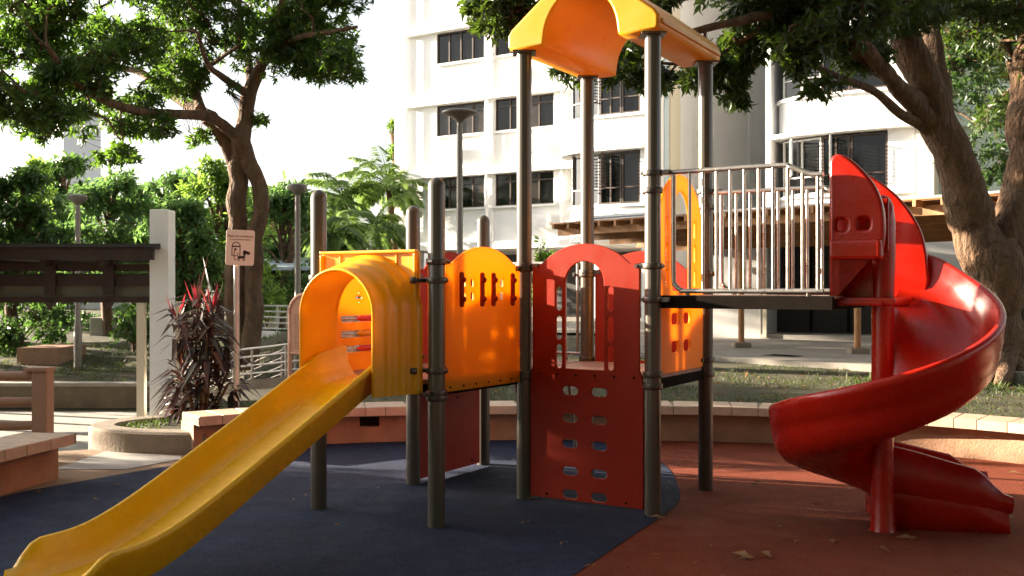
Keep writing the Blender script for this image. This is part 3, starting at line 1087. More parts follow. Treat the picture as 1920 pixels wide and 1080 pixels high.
# near flank of the exit chute, running down to the ground
sk = MB()
sec = []
for j in range(0, 17):
    s_ = j / 16 * .775
    fall = ss(.54, .80, s_)
    hi = (.30 - .10 * s_ / .8) * (1 - .72 * fall)
    z = .245 - .075 * ss(0, .7, s_)
    top = z + hi - .055 - .05 * fall
    q = SC + EX * s_
    sec.append([q + rad * .035, q + rad * .052 + UP * top * .45, q + rad * .072 + UP * top * .85, q + rad * .088 + UP * top, q + rad * .16 + UP * (top - .06), q + rad * .60 + UP * max(.05, z - .09), q + rad * .62])
sk.loft(sec, True, 0, True, True)
sk.build('chute_skirt', M['slide_red'], spiral)
# entrance wings
n0 = P6 + V * .16 + U * 1.15
frn = frame(n0, U, UP)
wing = [(0, 1.44), (.03, 1.44), (.03, 1.745), (.30, 1.745), (.325, 1.80), (.335, 1.92), (.325, 2.05), (.285, 2.17), (.215, 2.275), (.125, 2.365), (.06, 2.395), (.02, 2.385), (0, 2.35)]
ws = [(p.x, p.y) for p in spline([(a, b, 0) for a, b in wing[4:]], 4)]
wing_loop = wing[:4] + ws
wl_holes = [rrect(.075, 1.945, .070, .075, .024), rrect(.212, 1.950, .070, .075, .024)]
me = curve_panel([wing_loop] + wl_holes, .075, .022, frn, 4)
me.materials.append(M['slide_red'])
nw = link_mesh('entry_wing', me, spiral)
# recessed pocket behind the bar
pk = MB()
frk = frame(n0 + V * .17, U, UP)
pk.box((.16, 1.61, 0), (.34, .34, .03), frk, 0, .01)
pk.box((.16, 1.95, .03), (.34, .34, .03), frk, 0, .01)
frk2 = frame(n0 + V * .085, U, UP)
pk.box((.015, 1.60, 0), (.03, .30, .17), frk2, 0, .008)
pk.box((.16, 1.455, 0), (.32, .03, .18), frk2, 0, .01)
pk.build('entry_pocket', M['slide_red'], spiral)
fwd = P6 + V * (LN - .06) + U * 1.15
frf = frame(fwd, U, UP)
wing2 = [(0, 1.44), (.44, 1.44), (.47, 1.60), (.455, 1.78), (.42, 1.93), (.35, 2.07), (.26, 2.19), (.15, 2.29), (.06, 2.35), (.02, 2.345), (0, 2.31)]
ws2 = [(p.x, p.y) for p in spline([(a, b, 0) for a, b in wing2[3:]], 4)]
me = curve_panel([wing2[:3] + ws2], .05, .016, frf, 3)
me.materials.append(M['slide_red'])
link_mesh('entry_wing', me, spiral)
# entry bar, entry floor, moulded pocket under the bar
eb = MB()
eb.box((.165, 1.79, .018), (.315, .125, .085), frn, 0, .022)
eb.build('entry_bar', M['slide_red'], spiral)
ef = MB()
fre = frame(P6 + U * 1.13, U, V)
ef.box((.20, .57, ZB - .035), (.42, .80, .05), fre, 0, .015)
ef.build('entry_floor', M['slide_red'], spiral)

# ------------------------------------------------------------------ apartment block
def B(u, d, z=0):
    return U * u + V * d + UP * z


bld = thing('apartment_block', 'white apartment block with curved bay windows behind the playground', 'building', tuple(B(-14, 34, 0.45)))
FR_F = lambda u, d: frame(B(u, d), U, UP)      # x along facade, y up, z towards the viewer (-V)


def slab(mb, u0, u1, d0, d1, z0, z1, mi=0):
    mb.box(((u0 + u1) / 2, (d0 + d1) / 2, (z0 + z1) / 2), (abs(u1 - u0), abs(d1 - d0), abs(z1 - z0)), frame((0, 0, 0), U, V), mi)


LEV = [5.87 + 2.85 * i for i in range(-0, 5)]
wins_left = [(-22.98, -20.73), (-20.25, -17.70), (-17.2, -14.9)]
# left facade: piers and spandrels around real window openings
lw = MB()
Z0, Z1 = 3.05, 19.5
us = [-24.9] + [x for w in wins_left for x in w] + [-12.6]
for a, b in zip(us[0::2], us[1::2]):
    slab(lw, a, b, 32.0, 32.35, Z0, Z1)
for (a, b) in wins_left:
    zz = Z0
    for lv in LEV:
        slab(lw, a, b, 32.003, 32.35, zz, lv - 1.22)
        zz = lv
    slab(lw, a, b, 32.003, 32.35, zz, Z1)
slab(lw, -24.9, -12.6, 32.353, 44, Z0, Z1)             # mass behind
slab(lw, -24.95, -24.55, 31.86, 31.997, Z0, Z1)          # corner pilaster
slab(lw, -20.66, -20.32, 31.90, 31.997, Z0, Z1)
lw.build('wall', M['wall_white'], bld)
lg = MB()
for lv in [3.02] + LEV:
    slab(lg, -24.5, -14.0, 31.72, 31.99, lv + .01, lv + .30)
    for (a, b) in wins_left[:2]:
        slab(lg, a - .05, b + .05, 31.88, 31.99, lv - 1.30, lv - 1.222) if lv > 4 else None
lg.build('ledge', M['wall_white'], bld)


def window(u0, u1, z0, z1, dd, cols, mats=None, transom=.28, fr=None, white=False, grille=False):
    """window set in a frame whose x runs along the wall, y up and z out of the wall"""
    fr = fr if fr is not None else FR_F(0, dd)
    mb = MB()
    fw = .05
    mb.box(((u0 + u1) / 2, z0 + fw / 2, 0), (u1 - u0, fw, .07), fr)
    mb.box(((u0 + u1) / 2, z1 - fw / 2, 0), (u1 - u0, fw, .07), fr)
    for i in range(cols + 1):
        x = u0 + fw / 2 + (u1 - u0 - fw) * i / cols
        mb.box((x, (z0 + z1) / 2, 0), (fw, z1 - z0 - 2 * fw, .066), fr)
    if transom:
        mb.box(((u0 + u1) / 2, z1 - transom, 0), (u1 - u0 - .1, fw * .8, .060), fr)
    if grille:
        k = z0 + .16
        while k < z1 - .1:
            mb.box(((u0 + u1) / 2, k, -.05), (u1 - u0 - .1, .012, .012), fr)
            k += .16
        k = u0 + .14
        while k < u1 - .1:
            mb.box((k, (z0 + z1) / 2, -.05), (.012, z1 - z0 - .1, .012), fr)
            k += .14
    w = mb.build('window', M['frame_white'] if white else M['frame'], bld)
    pm = MB()
    for i in range(cols):
        a = u0 + fw + (u1 - u0 - fw) * i / cols
        b = u0 + (u1 - u0 - fw) * (i + 1) / cols
        pm.box(((a + b) / 2, (z0 + z1) / 2, -.02), (b - a - .001, z1 - z0 - 2 * fw - .002, .01), fr, 1 if rnd.random() < .16 else 0)
    pm.build('pane', [M['glass'], M['glass_lit']], w)
    return w


FRl = frame(V * 32.10, U, UP)
for j, lv in enumerate(LEV):
    for k, (a, b) in enumerate(wins_left):
        if k == 2: continue
        window(a, b, lv - 1.22, lv, 32.1, 4, fr=FRl, transom=.30 if j != 2 else 0, grille=(j == 1))


def bay(u0, u1, back, uend):
    """projecting bay with a bowed left end: plan polyline of the front"""
    return [(u0, 29.9), (u0 + .06, 29.5), (u0 + .28, 29.15), (u0 + .75, 28.9), (u0 + 1.5, 28.75), (u0 + 2.3, 28.70), (u1, 28.70), (uend, 28.70)]


def build_bay(u0, u1, uend, dback, mw, mcap):
    base = bay(u0, u1, 0, uend)

    def poly(off):
        pts = [Vector((a, b, 0)) for a, b in base]
        o = offset_path(pts, -off)
        out = [(p.x, p.y) for p in o]
        return out

    def ring(mb, off, z0, z1, close=dback, mi=0):
        pts = poly(off)
        q = [B(a, b) for a, b in pts] + [B(pts[-1][0], close), B(pts[0][0], close)]
        mb.extr([(p.x, p.y) for p in q], z0, z1, mi)
    w = MB()
    zz = Z0
    for lv in LEV:
        ring(w, 0.0, zz, lv - 1.66)
        zz = lv + .03
    ring(w, 0, zz, Z1)
    # wall strip right of the windows and recessed core behind the glass
    for lv in LEV:
        slab(w, u1, uend, 28.70, dback, lv - 1.658, lv + .028)
        pts = [B(u0 + .5, 30.1), B(u0 + .9, 29.5), B(u1, 29.3), B(u1, dback), B(u0 + .5, dback)]
        w.extr([(p.x, p.y) for p in pts], lv - 1.657, lv + .027, 1)
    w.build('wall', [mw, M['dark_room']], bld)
    l = MB()
    for lv in LEV:
        ring(l, .34, lv + .034, lv + .15)
        ring(l, .10, lv - 1.74, lv - 1.662)
    l.build('ledge', mcap, bld)
    for j, lv in enumerate(LEV[:4]):
        segs = [(base[2], base[4]), (base[4], base[5]), (base[5], (u1, 28.70))]
        for k, (p, q) in enumerate(segs):
            a, b = B(p[0], p[1] + .08), B(q[0], q[1] + .08)
            fr_ = frame(a, b - a, UP)
            window(.0, (b - a).length - .02, lv - 1.64, lv - .02, 0, 2 if k != 2 else 1 + (u1 - base[5][0] > 1), fr=fr_, transom=1.10 if True else 0, grille=(k == 2 or j == 1), white=(k == 0 and u0 > -10))
    # open casements
    for (ua, ang, zlo, zhi, wd, whitef) in ((u0 + .55, 70, LEV[0] - 1.1, LEV[0] - .06, .62, u0 > -10), (u0 + 1.75, 75, LEV[0] - 1.1, LEV[0] - .06, .55, u0 > -10), (u0 + .75, 60, LEV[1] - 1.1, LEV[1] - .06, .5, False)):
        o = B(ua, interp(base, ua) - .06)
        dirv = (U * math.cos(math.radians(-ang)) + V * math.sin(math.radians(-ang)))
        f_ = frame(o, dirv, UP)
        m_ = MB()
        for xx in (.02, wd - .02):
            m_.box((xx, (zlo + zhi) / 2, 0), (.05, zhi - zlo, .05), f_)
        for zz_ in (zlo + .02, zhi - .02):
            m_.box((wd / 2, zz_, 0), (wd - .092, .05, .046), f_)
        k = zlo + .12
        while k < zhi - .06:
            m_.box((wd / 2, k, 0), (wd - .092, .03, .02), f_)
            k += .10
        for xx in (.33, .66):
            m_.box((wd * xx, (zlo + zhi) / 2, .016), (.02, zhi - zlo - .092, .012), f_)
        m_.build('casement', M['frame_white'] if whitef else M['frame'], bld)


build_bay(-15.73, -12.78, -12.52, 32.0, M['wall_white'], M['wall_white'])
# receding side wall of the first wing
sw = MB()
slab(sw, -12.76, -12.49, 28.75, 44, 0.45, Z1)
slab(sw, -12.487, -12.45, 29.9, 30.25, 3.0, Z1, 1)
slab(sw, -12.487, -12.44, 30.35, 31.2, 3.0, Z1, 2)
sw.build('side_wall', [M['wall_grey'], M['wall_blue'], M['wall_cream']], bld)
gv = MB()
for dd in (33.6, 38.5):
    slab(gv, -12.489, -12.474, dd, dd + .05, 4.2, 9.8)
slab(gv, -12.489, -12.474, 33.65, 38.5, 4.15, 4.2)
gv.build('joint_trim', M['wall_white'], bld)
rc = MB()
slab(rc, -12.4, -8.9, 41.0, 41.3, 0.45, Z1, 0)
for lv in LEV:
    slab(rc, -10.6, -8.9, 40.2, 40.99, lv + .1, lv + .3, 1)
    slab(rc, -10.4, -9.0, 40.96, 40.995, lv - 1.6, lv - .1, 2)
rc.build('recess_wall', [M['wall_blue'], M['wall_white'], M['glass']], bld)
# second wing with its own bay
build_bay(-8.70, -5.40, -4.70, 34.0, M['wall_white'], M['wall_white'])
w2 = MB()
slab(w2, -8.88, -8.72, 28.95, 44, 0.45, Z1)
slab(w2, -4.66, -4.2, 28.55, 29.4, .45, Z1, 1)
slab(w2, -4.69, 6.0, 29.5, 44, 3.0, Z1, 2)
for lv in LEV:
    slab(w2, -4.1, 6.0, 29.25, 29.497, lv + .05, lv + .25, 2)
    slab(w2, -2.2, .6, 29.38, 29.497, lv - 1.42, lv - 1.302, 2)
w2.build('wall', [M['wall_white'], M['wall_cream'], M['wall_green']], bld)
FRr = frame(V * 29.46, U, UP)
for lv in LEV[:4]:
    window(-2.0, .4, lv - 1.3, lv, 0, 4, fr=FRr)
# void deck below
vd = MB()
slab(vd, -24.6, 6, 37.0, 37.3, .40, 3.05, 0)
slab(vd, -24.8, 5.9, 32.37, 36.99, 3.0, 3.045, 1)
for uu in (-24.6, -21.9, -19.2, -16.4, -13.0, -8.6, -5.2):
    slab(vd, uu, uu + .5, 32.1, 32.7, .40, 2.998, 2)
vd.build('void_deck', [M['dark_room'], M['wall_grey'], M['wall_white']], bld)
# ground floor annex under the canopy
ax = MB()
slab(ax, -8.0, -6.55, 21.0, 23.5, .42, 2.82, 0)
slab(ax, -6.55, -3.3, 22.2, 23.5, .42, 2.82, 1)
slab(ax, -6.55, -3.3, 21.2, 22.19, 2.55, 2.82, 0)
slab(ax, -6.55, -3.3, 21.0, 22.19, .42, .56, 2)
slab(ax, -3.3, -2.6, 21.0, 23.5, .42, 2.82, 0)
slab(ax, -6.48, -6.40, 20.92, 20.99, .5, 2.6, 3)
for uu in (-5.8, -5.0, -4.2):
    slab(ax, uu, uu + .04, 22.12, 22.19, .6, 2.5, 4)
ax.build('annex', [M['annex_wall'], M['annex_dark'], M['concrete'], M['wall_cream'], M['black']], bld)
# air-conditioner ledge unit and dish
ac = MB()
slab(ac, -14.4, -13.5, 28.25, 28.66, 3.35, 3.95, 0)
for k in range(8):
    slab(ac, -14.35, -13.55, 28.235, 28.249, 3.42 + k * .06, 3.45 + k * .06, 0)
ac.build('air_conditioner', M['wall_white'], bld)
ac2 = MB()
slab(ac2, -18.35, -17.75, 31.55, 31.86, 3.75, 4.25)
ac2.build('air_conditioner', M['wall_white'], bld)

for uu in (-20.49, -24.3, -17.35):
    pp = MB()
    pp.tube([B(uu, 31.80 if uu != -17.35 else 31.9, 3.05), B(uu, 31.80 if uu != -17.35 else 31.9, Z1)], .05, 10)
    pp.build('drain_pipe', M['wall_white'], bld)
for uu, zz in ((-22.6, 6.55), (-19.6, 9.35), (-18.9, 6.5)):
    a_ = MB()
    slab(a_, uu, uu + .75, 31.5, 31.86, zz, zz + .52)
    for k in range(6):
        slab(a_, uu + .06, uu + .5, 31.485, 31.499, zz + .08 + k * .065, zz + .11 + k * .065)
    a_.build('air_conditioner', M['wall_grey'], bld)

# far pale tower block
ft_ = MB()
ft_.box((0, 0, 20), (6, 8, 40), Matrix.Translation((-96, 220, 0)) @ Matrix.Rotation(math.radians(-48), 4, 'Z'))
tag(ft_.build('tower_block', M['far_wall'], None, (-96, 220, 0)), 'pale tower block far away behind the left trees', 'building')

# ------------------------------------------------------------------ timber canopy walkway
cr = thing('canopy', 'brown timber canopy on posts along the foot of the apartment block', 'canopy', (3.8, 17.4, .45))
CA, CBp = Vector((0.95, 20.5, 0)), Vector((7.6, 13.2, 0))
cd = (CBp - CA).normalized()
cn = Vector((-cd.y, cd.x, 0))           # away from the camera
if cn.y < 0: cn = -cn
CL = (CBp - CA).length
frc = frame(CA, cd, cn)
tb = MB()
zc = 2.70
for yy, zz in ((.02, zc), (.75, zc - .08), (1.6, zc - .13), (2.5, zc - .18), (3.3, zc - .24)):
    tb.box((CL / 2, yy, zz), (CL, .07, .15), frc, 0, .004)
i = 0
x = .1
while x < CL:
    tb.box((x, 1.6, zc + .10), (.055, 3.7, .10), frc, 0, .004)
    x += .42
tb.build('rafters', M['timber'], cr)
ba = MB()
for k in range(18):
    ba.box((CL / 2, -.12 + k * .2, zc + .165), (CL + .15, .13, .022), frc, 0)
ba.build('battens', M['timber'], cr)
sh_ = MB()
sh_.box((CL * .5, 1.7, zc + .205), (CL * .97, 3.4, .03), frc, 0)
sh_.box((1.35, .55, zc + .27), (1.9, .9, .045), frc, 0)
sh_.build('roof_sheet', M['roof_sheet'], cr)
for t in (.40, .63, .90):
    p = CA + cd * (CL * t) + cn * .75
    pm = MB()
    pm.tube([p + UP * .40, p + UP * (zc - .14)], .055, 14)
    po = pm.build('post', M['timber'], cr)
    fm = MB()
    fm.box(p + UP * .49, (.30, .30, .14), None, 0, .02)
    fm.build('footing', M['concrete_dark'], po)
gr = MB()
frg = frame((4.15, 16.0, .474), cd, cn)
for k in range(9):
    gr.box((k * .06, 0, 0.004), (.03, .30, .008), frg, 0)
gr.box((.24, 0, 0.001), (.60, .36, .004), frg, 1)
tag(gr.build('drain_grate', [M['black'], M['concrete_dark']], None, (4.15, 16.0, .474)), 'dark drain grating set in the paving below the bridge', 'drain')

# ------------------------------------------------------------------ lamp posts
def lamp(px, ytop, Y, zbase, label, r=.30):
    top = PX(px, ytop, Y)
    root = thing('lamp_post', label, 'lamp', (top.x, top.y, zbase), 'disc-topped garden lamp posts')
    h = top.z - zbase
    b = Vector((top.x, top.y, zbase))
    MB().lathe(b, [(.085, 0), (.085, .9), (.062, .95), (.055, h - .35), (.05, h - .22)], 16).build('pole', M['lamp_metal'], root)
    MB().lathe(b + UP * (h - .22), [(.05, 0), (.09, .05), (.20, .13), (r * .93, .16), (r, .175), (r, .20), (r * .8, .225), (.02, .25)], 28).build('lamp_head', M['lamp_disc'], root)


lamp(862, 208, 18.5, .42, 'tall disc-topped lamp post standing in front of the white apartment block', .33)
lamp(558, 346, 20.5, .3, 'disc-topped lamp post just left of the grey post behind the yellow slide', .20)
lamp(146, 366, 22, -.2, 'disc-topped lamp post rising behind the dark shelter roof', .21)
lamp(383, 438, 36, .3, 'small distant disc-topped lamp post between pillar and dog sign', .24)

# ------------------------------------------------------------------ dog sign
sg = thing('dog_sign', 'square cream sign with a dog pictogram on a slim metal post', 'sign', (-2.85, 10.3, .16))
MB().tube([Vector((-2.85, 10.3, .10)), Vector((-2.85, 10.3, 2.06))], .030, 14).build('sign_post', M['pale_metal'], sg)
frs = frame((-2.80, 10.255, 1.965), Vector((.99, .14, -.035)), Vector((.035, 0, 1)))
pl = plate('sign_plate', [rrect(0, 0, .285, .365, .025)], .010, .002, frs, M['sign_plate'], sg)


def text_mesh(txt, size, fr, m, name, parent, align='CENTER'):
    cu = bpy.data.curves.new("txt", 'FONT')
    cu.body = txt
    cu.size = size
    cu.align_x = align
    cu.align_y = 'CENTER'
    cu.extrude = .0006
    o = bpy.data.objects.new("txt", cu)
    COL.objects.link(o)
    dg = bpy.context.evaluated_depsgraph_get()
    me = bpy.data.meshes.new_from_object(o.evaluated_get(dg))
    bpy.data.objects.remove(o)
    bpy.data.curves.remove(cu)
    me.transform(fr)
    me.materials.clear()
    me.materials.append(m)
    return link_mesh(name, me, parent)


text_mesh('Please be considerate', .029, frs @ Matrix.Translation((0, .118, .0062)), M['sign_black'], 'lettering', pl)
text_mesh('Remove all dog droppings', .020, frs @ Matrix.Translation((0, .085, .0062)), M['sign_black'], 'lettering', pl)
pc = MB()
fz = frs @ Matrix.Translation((0, 0, .0066))


def bar2(a, b, w):
    a, b = Vector((*a, 0)), Vector((*b, 0))
    d = (b - a).normalized()
    n = Vector((-d.y, d.x, 0)) * w / 2
    pc.add([fz @ p for p in (a - n, b - n, b + n, a + n)], [[0, 1, 2, 3]])


def disc2(cx, cy, rx, ry, rot=0, n=18):
    pts = []
    for k in range(n):
        a = 2 * math.pi * k / n
        x_, y_ = rx * math.cos(a), ry * math.sin(a)
        pts.append(fz @ Vector((cx + x_ * math.cos(rot) - y_ * math.sin(rot), cy + x_ * math.sin(rot) + y_ * math.cos(rot), 0)))
    pc.add(pts, [list(range(n))])


ar = arc(-.040, .015, .040, 0, 180, 14)
for a, b in zip(ar, ar[1:]): bar2(a, b, .008)
bar2((-.080, .016), (-.080, -.085), .008)
bar2((0, .016), (0, -.085), .008)
bar2((-.080, .012), (0, .012), .013)
bar2((-.080, -.085), (-.03, -.082), .006)
disc2(-.047, -.018, .012, .012)
bar2((-.052, -.03), (-.06, -.075), .008)
bar2((-.06, -.075), (-.05, -.125), .006)
bar2((-.05, -.125), (-.03, -.125), .006)
bar2((-.02, -.100), (.045, -.096), .026)
for xx in (-.018, -.004, .034, .048): bar2((xx, -.10), (xx, -.135), .007)
bar2((-.02, -.09), (-.024, -.055), .006)
bar2((.045, -.095), (.048, -.05), .018)
disc2(.050, -.045, .018, .022, .3)
disc2(.078, -.052, .026, .016, -.35)
disc2(.040, -.050, .010, .020, -.2)
pc.build('pictogram', M['sign_black'], pl)

# ------------------------------------------------------------------ information board
ib = thing('information_board', 'copper-framed arched notice board standing left of the slide hood', 'notice board', (-2.75, 12.9, .3))
e1 = Vector((.93, -.36, 0)).normalized()
fri = frame((-2.90, 13.0, 0), e1, UP)
bw = .95
outline = [(0, .72), (bw, .72), (bw, 1.25)] + arc(bw - .25, 1.22, .25, 0, 90, 10) + arc(.25, 1.22, .25, 90, 180, 10)
plate('board', [outline], .03, .005, fri, M['board'], ib)
fm = MB()
pth = [fri @ Vector((a, b, 0)) for a, b in [(0, .10), (0, .7), (0, 1.22)] + arc(.25, 1.22, .25, 180, 90, 8) + arc(bw - .25, 1.22, .25, 90, 0, 8) + [(bw, .7), (bw, .10)]]
fm.tube(pth, .030, 12)
fm.tube([fri @ Vector((0, .70, 0)), fri @ Vector((bw, .70, 0))], .025, 10)
fm.build('frame', M['board'], ib)
tx = MB()
rr_ = random.Random(5)
for k in range(15):
    z = 1.20 - k * .031
    x = .08
    while x < bw - .12:
        w = rr_.uniform(.02, .07)
        tx.box((x + w / 2, z, .0165), (w, .009, .001), fri)
        x += w + .014
tx.build('lettering', M['board_ink'], ib)

# ------------------------------------------------------------------ ramp with railings
rp = thing('ramp', 'concrete garden ramp with a kerb curving up behind the dog sign', 'ramp', (-4.5, 15, -.8))
R = spline(RAMP, 6)
ro = offset_path(R, .95)
rm = MB()
rm.loft([[R[i] + UP * (-1.2 - R[i].z), R[i] + UP * .0, ro[i] + UP * 0, ro[i] + UP * (-1.2 - R[i].z)] for i in range(len(R))], True, 0, False, True)
rm.build('ramp_wall', M['wall_cream'], rp)
kb = MB()
for path in (offset_path(R, -.02), offset_path(R, .83)):
    q = offset_path(path, .14)
    kb.loft([[path[i] + UP * -.04, path[i] + UP * .10, q[i] + UP * .10, q[i] + UP * -.04] for i in range(len(R))], True, 0, False, True)
kb.build('kerb', M['concrete_dark'], rp)


def railing(name, label, pts, heights, posts, r=.02, m=None, top=.9, group=None, rp_=None):
    root = thing(name, label, 'railing', tuple(pts[0]), group)
    mb = MB()
    for h in heights:
        mb.tube([p + UP * h for p in pts], r, 10)
    mb.build('rails', m or M['steel'], root)
    n = len(pts)
    for k in range(posts):
        p = pts[round(k * (n - 1) / (posts - 1))]
        MB().tube([p + UP * .0, p + UP * top], rp_ or r * 1.15, 10).build('post', m or M['steel'], root)
    return root


railing('ramp_railing', 'steel tube railing along the near side of the garden ramp', [p + UP * .09 for p in offset_path(R, .05)], (.10, .22, .35, .47), 7, .018, None, .47, 'ramp railings')
railing('ramp_railing', 'steel tube railing along the far side of the garden ramp, nearest the tree', [p + UP * .09 for p in offset_path(R, .90)], (.10, .22, .35, .47), 7, .018, None, .47, 'ramp railings')
wr = [PX(480, 0, 25), PX(520, 0, 24.4), PX(600, 0, 23.5)]
wr = [Vector((p.x, p.y, .45)) for p in wr]
railing('white_railing', 'white horizontal-bar railing on a low wall in front of the small pavilion', wr, (.0 + .10, .24, .38, .52, .66), 5, .022, M['frame_white'], .67)
pw = MB()
q = offset_path(wr, .2)
pw.loft([[wr[i] + UP * -.6, wr[i] + UP * .02, q[i] + UP * .02, q[i] + UP * -.6] for i in range(3)], True, 0, False, True)
tag(pw.build('parapet_wall', M['wall_white'], None, tuple(wr[0])), 'low white parapet under the white railing', 'wall')

# brown guard railing at the left edge
grail = thing('guard_railing', 'brown tube guard railing with a square end post behind the left seat wall', 'railing', (-4.19, 8.85, 0))
MB().box((-4.17, 8.85, .40), (.135, .15, .84), None, 0, .012).build('post', M['rail_paint'], grail)
MB().box((-6.4, 8.62, .40), (.135, .15, .84), None, 0, .012).build('post', M['rail_paint'], grail)
gm = MB()
for z in (.77, .54, .33):
    gm.tube([Vector((-4.24, 8.845, z)), Vector((-6.34, 8.625, z))], .042, 14)
gm.box((-4.2, 8.848, .83), (.21, .19, .035), None, 0, .008)
gm.build('rails', M['rail_paint'], grail)

# ------------------------------------------------------------------ shelter on the left, with the white pillar
sh = thing('shelter', 'dark timber shelter with a broad low roof at the left edge', 'shelter', (-7.5, 17.5, -.8))
def sbx(mb, x0, x1, y0, y1, z0, z1, mi=0, bev=0):
    mb.box(((x0 + x1) / 2, (y0 + y1) / 2, (z0 + z1) / 2), (x1 - x0, y1 - y0, z1 - z0), None, mi, bev)
s1 = MB()
XR = -5.95
sec = [(16.6, 2.23), (16.6, 2.29), (19.4, 2.10), (19.4, 2.04)]
s1.loft([[Vector((x - (a - 16.6) * .36 * (x > -10), a, b)) for a, b in sec] for x in (-16, -5.86)], True, 0, False, True)
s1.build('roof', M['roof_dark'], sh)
s2 = MB()
sbx(s2, -16, XR - .05, 16.65, 16.72, 2.02, 2.215)           # fascia
sbx(s2, -16, XR - .12, 17.05, 17.20, 1.84, 1.96)            # near beam
sbx(s2, -16, XR - .12, 17.06, 17.21, 1.58, 1.75)
sbx(s2, -16, XR - .12, 17.06, 17.19, 1.30, 1.40)            # lower beam
sbx(s2, -16, -7.1, 18.9, 19.02, 1.40, 1.80)             # far beam
for x in np.arange(-15.94, XR, 1.0):
    sbx(s2, x, x + .09, 16.73, 19.3 if x < -7 else 17.3, 1.92, 2.035)
    sbx(s2, x - .05, x + .14, 17.0, 17.045, 1.43, 2.02)
    s2.add([(x - .05, 17.0, 1.299), (x + .14, 17.0, 1.299), (x + .045, 17.02, 1.16), (x - .05, 17.045, 1.299), (x + .14, 17.045, 1.299)], [[0, 1, 2], [3, 4, 2], [0, 3, 2], [1, 4, 2]])
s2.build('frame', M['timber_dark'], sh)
s3 = MB()
sbx(s3, -16, XR - .15, 17.215, 17.24, 1.40, 1.80)
s3.build('cream_board', M['shelter_board_shaded'], sh)
for x in (XR - .42, -10.6, -13.2):
    MB().box((x, 17.12, .25), (.13, .13, 2.09), None, 0, .008).build('post', M['wall_cream'], sh)
    MB().box((x, 18.95, .25), (.13, .13, 2.09), None, 0, .008).build('post', M['wall_cream'], sh)
pil = MB()
pil.box((-6.02, 17.15, 1.04), (.32, .36, 3.70), None, 0, .012)
tag(pil.build('pillar', M['wall_white'], None, (-6.02, 17.15, -.8)), 'tall white square concrete pillar at the end of the dark shelter', 'pillar')
lwl = thing('low_wall', 'low grey garden wall with a white coping behind the lower path', 'wall', (-9, 19.6, -.8))
MB().box((-11.1, 19.6, -.62), (9.9, .22, .5), None, 0, .01).build('wall_body', M['concrete_dark'], lwl)
MB().box((-11.1, 19.56, -.335), (9.95, .36, .07), None, 0, .01).build('coping', M['concrete'], lwl)
stp = MB().box((-6.1, 18.6, -.55), (.5, 1.6, .5), None, 0, .015)
tag(stp.build('step_block', M['concrete'], None, (-6.1, 18.6, -.8)), 'pale concrete block beside the foot of the white pillar', 'block')
pb_ = MB()
pb_.box((-10.8, 23.4, -.06), (.95, 1.5, .5), None, 0, .02)
tag(pb_.build('planter_box', M['bench_base'], None, (-11.1, 23.2, -.2)), 'tan block planter box in the garden under the shelter roof', 'planter')
rk = MB()
rk.box((-11.3, 29.2, .42), (2.0, .5, .55), None, 0, .05)
tag(rk.build('garden_wall', M['concrete'], None, (-11.3, 29.2, .2)), 'pale low wall far back in the garden seen below the shelter', 'wall')

# small pavilion in the back
pv = thing('pavilion', 'small pavilion with a pale blue roof behind the garden trees', 'building', (-7.0, 31, .3))
p_ = MB()
a, b = PX(470, 0, 30), PX(640, 0, 30)
p_.box(((a.x + b.x) / 2, 31, 2.12), (b.x - a.x, 3.6, .10), None, 0)
p_.add([(a.x, 29.2, 2.17), (b.x, 29.2, 2.17), (b.x, 32.8, 2.17), (a.x, 32.8, 2.17), ((a.x + b.x) / 2 - 1, 31, 2.5), ((a.x + b.x) / 2 + 1, 31, 2.5)], [[0, 1, 5, 4], [1, 2, 5], [2, 3, 4, 5], [3, 0, 4]])
p_.build('roof', M['roof_blue'], pv)
p_ = MB()
p_.box((PX(525, 0, 30).x, 31.2, 1.2), (.9, 2.6, 1.75), None, 0)
p_.build('wall', M['wall_cream'], pv)
for x_ in (a.x + .1, b.x - .15):
    MB().box((x_, 29.4, 1.2), (.12, .12, 1.76)).build('post', M['wall_white'], pv)
gbx = MB()
gp = PX(215, 0, 46)
gbx.box((gp.x - 3, 47, 1.6), (11, 3, 3.0), None, 0)
gbx.box((gp.x - 3, 45.2, 2.9), (11.5, 1.2, .12), None, 0)
for k in range(9):
    gbx.box((gp.x - 8 + k * 1.25, 45.47, 1.7), (.8, .06, 1.2), None, 1)
tag(gbx.build('garden_building', [M['wall_white'], M['glass']], None, (gp.x - 3, 47, 0)), 'long white low building glimpsed through the garden trees', 'building')


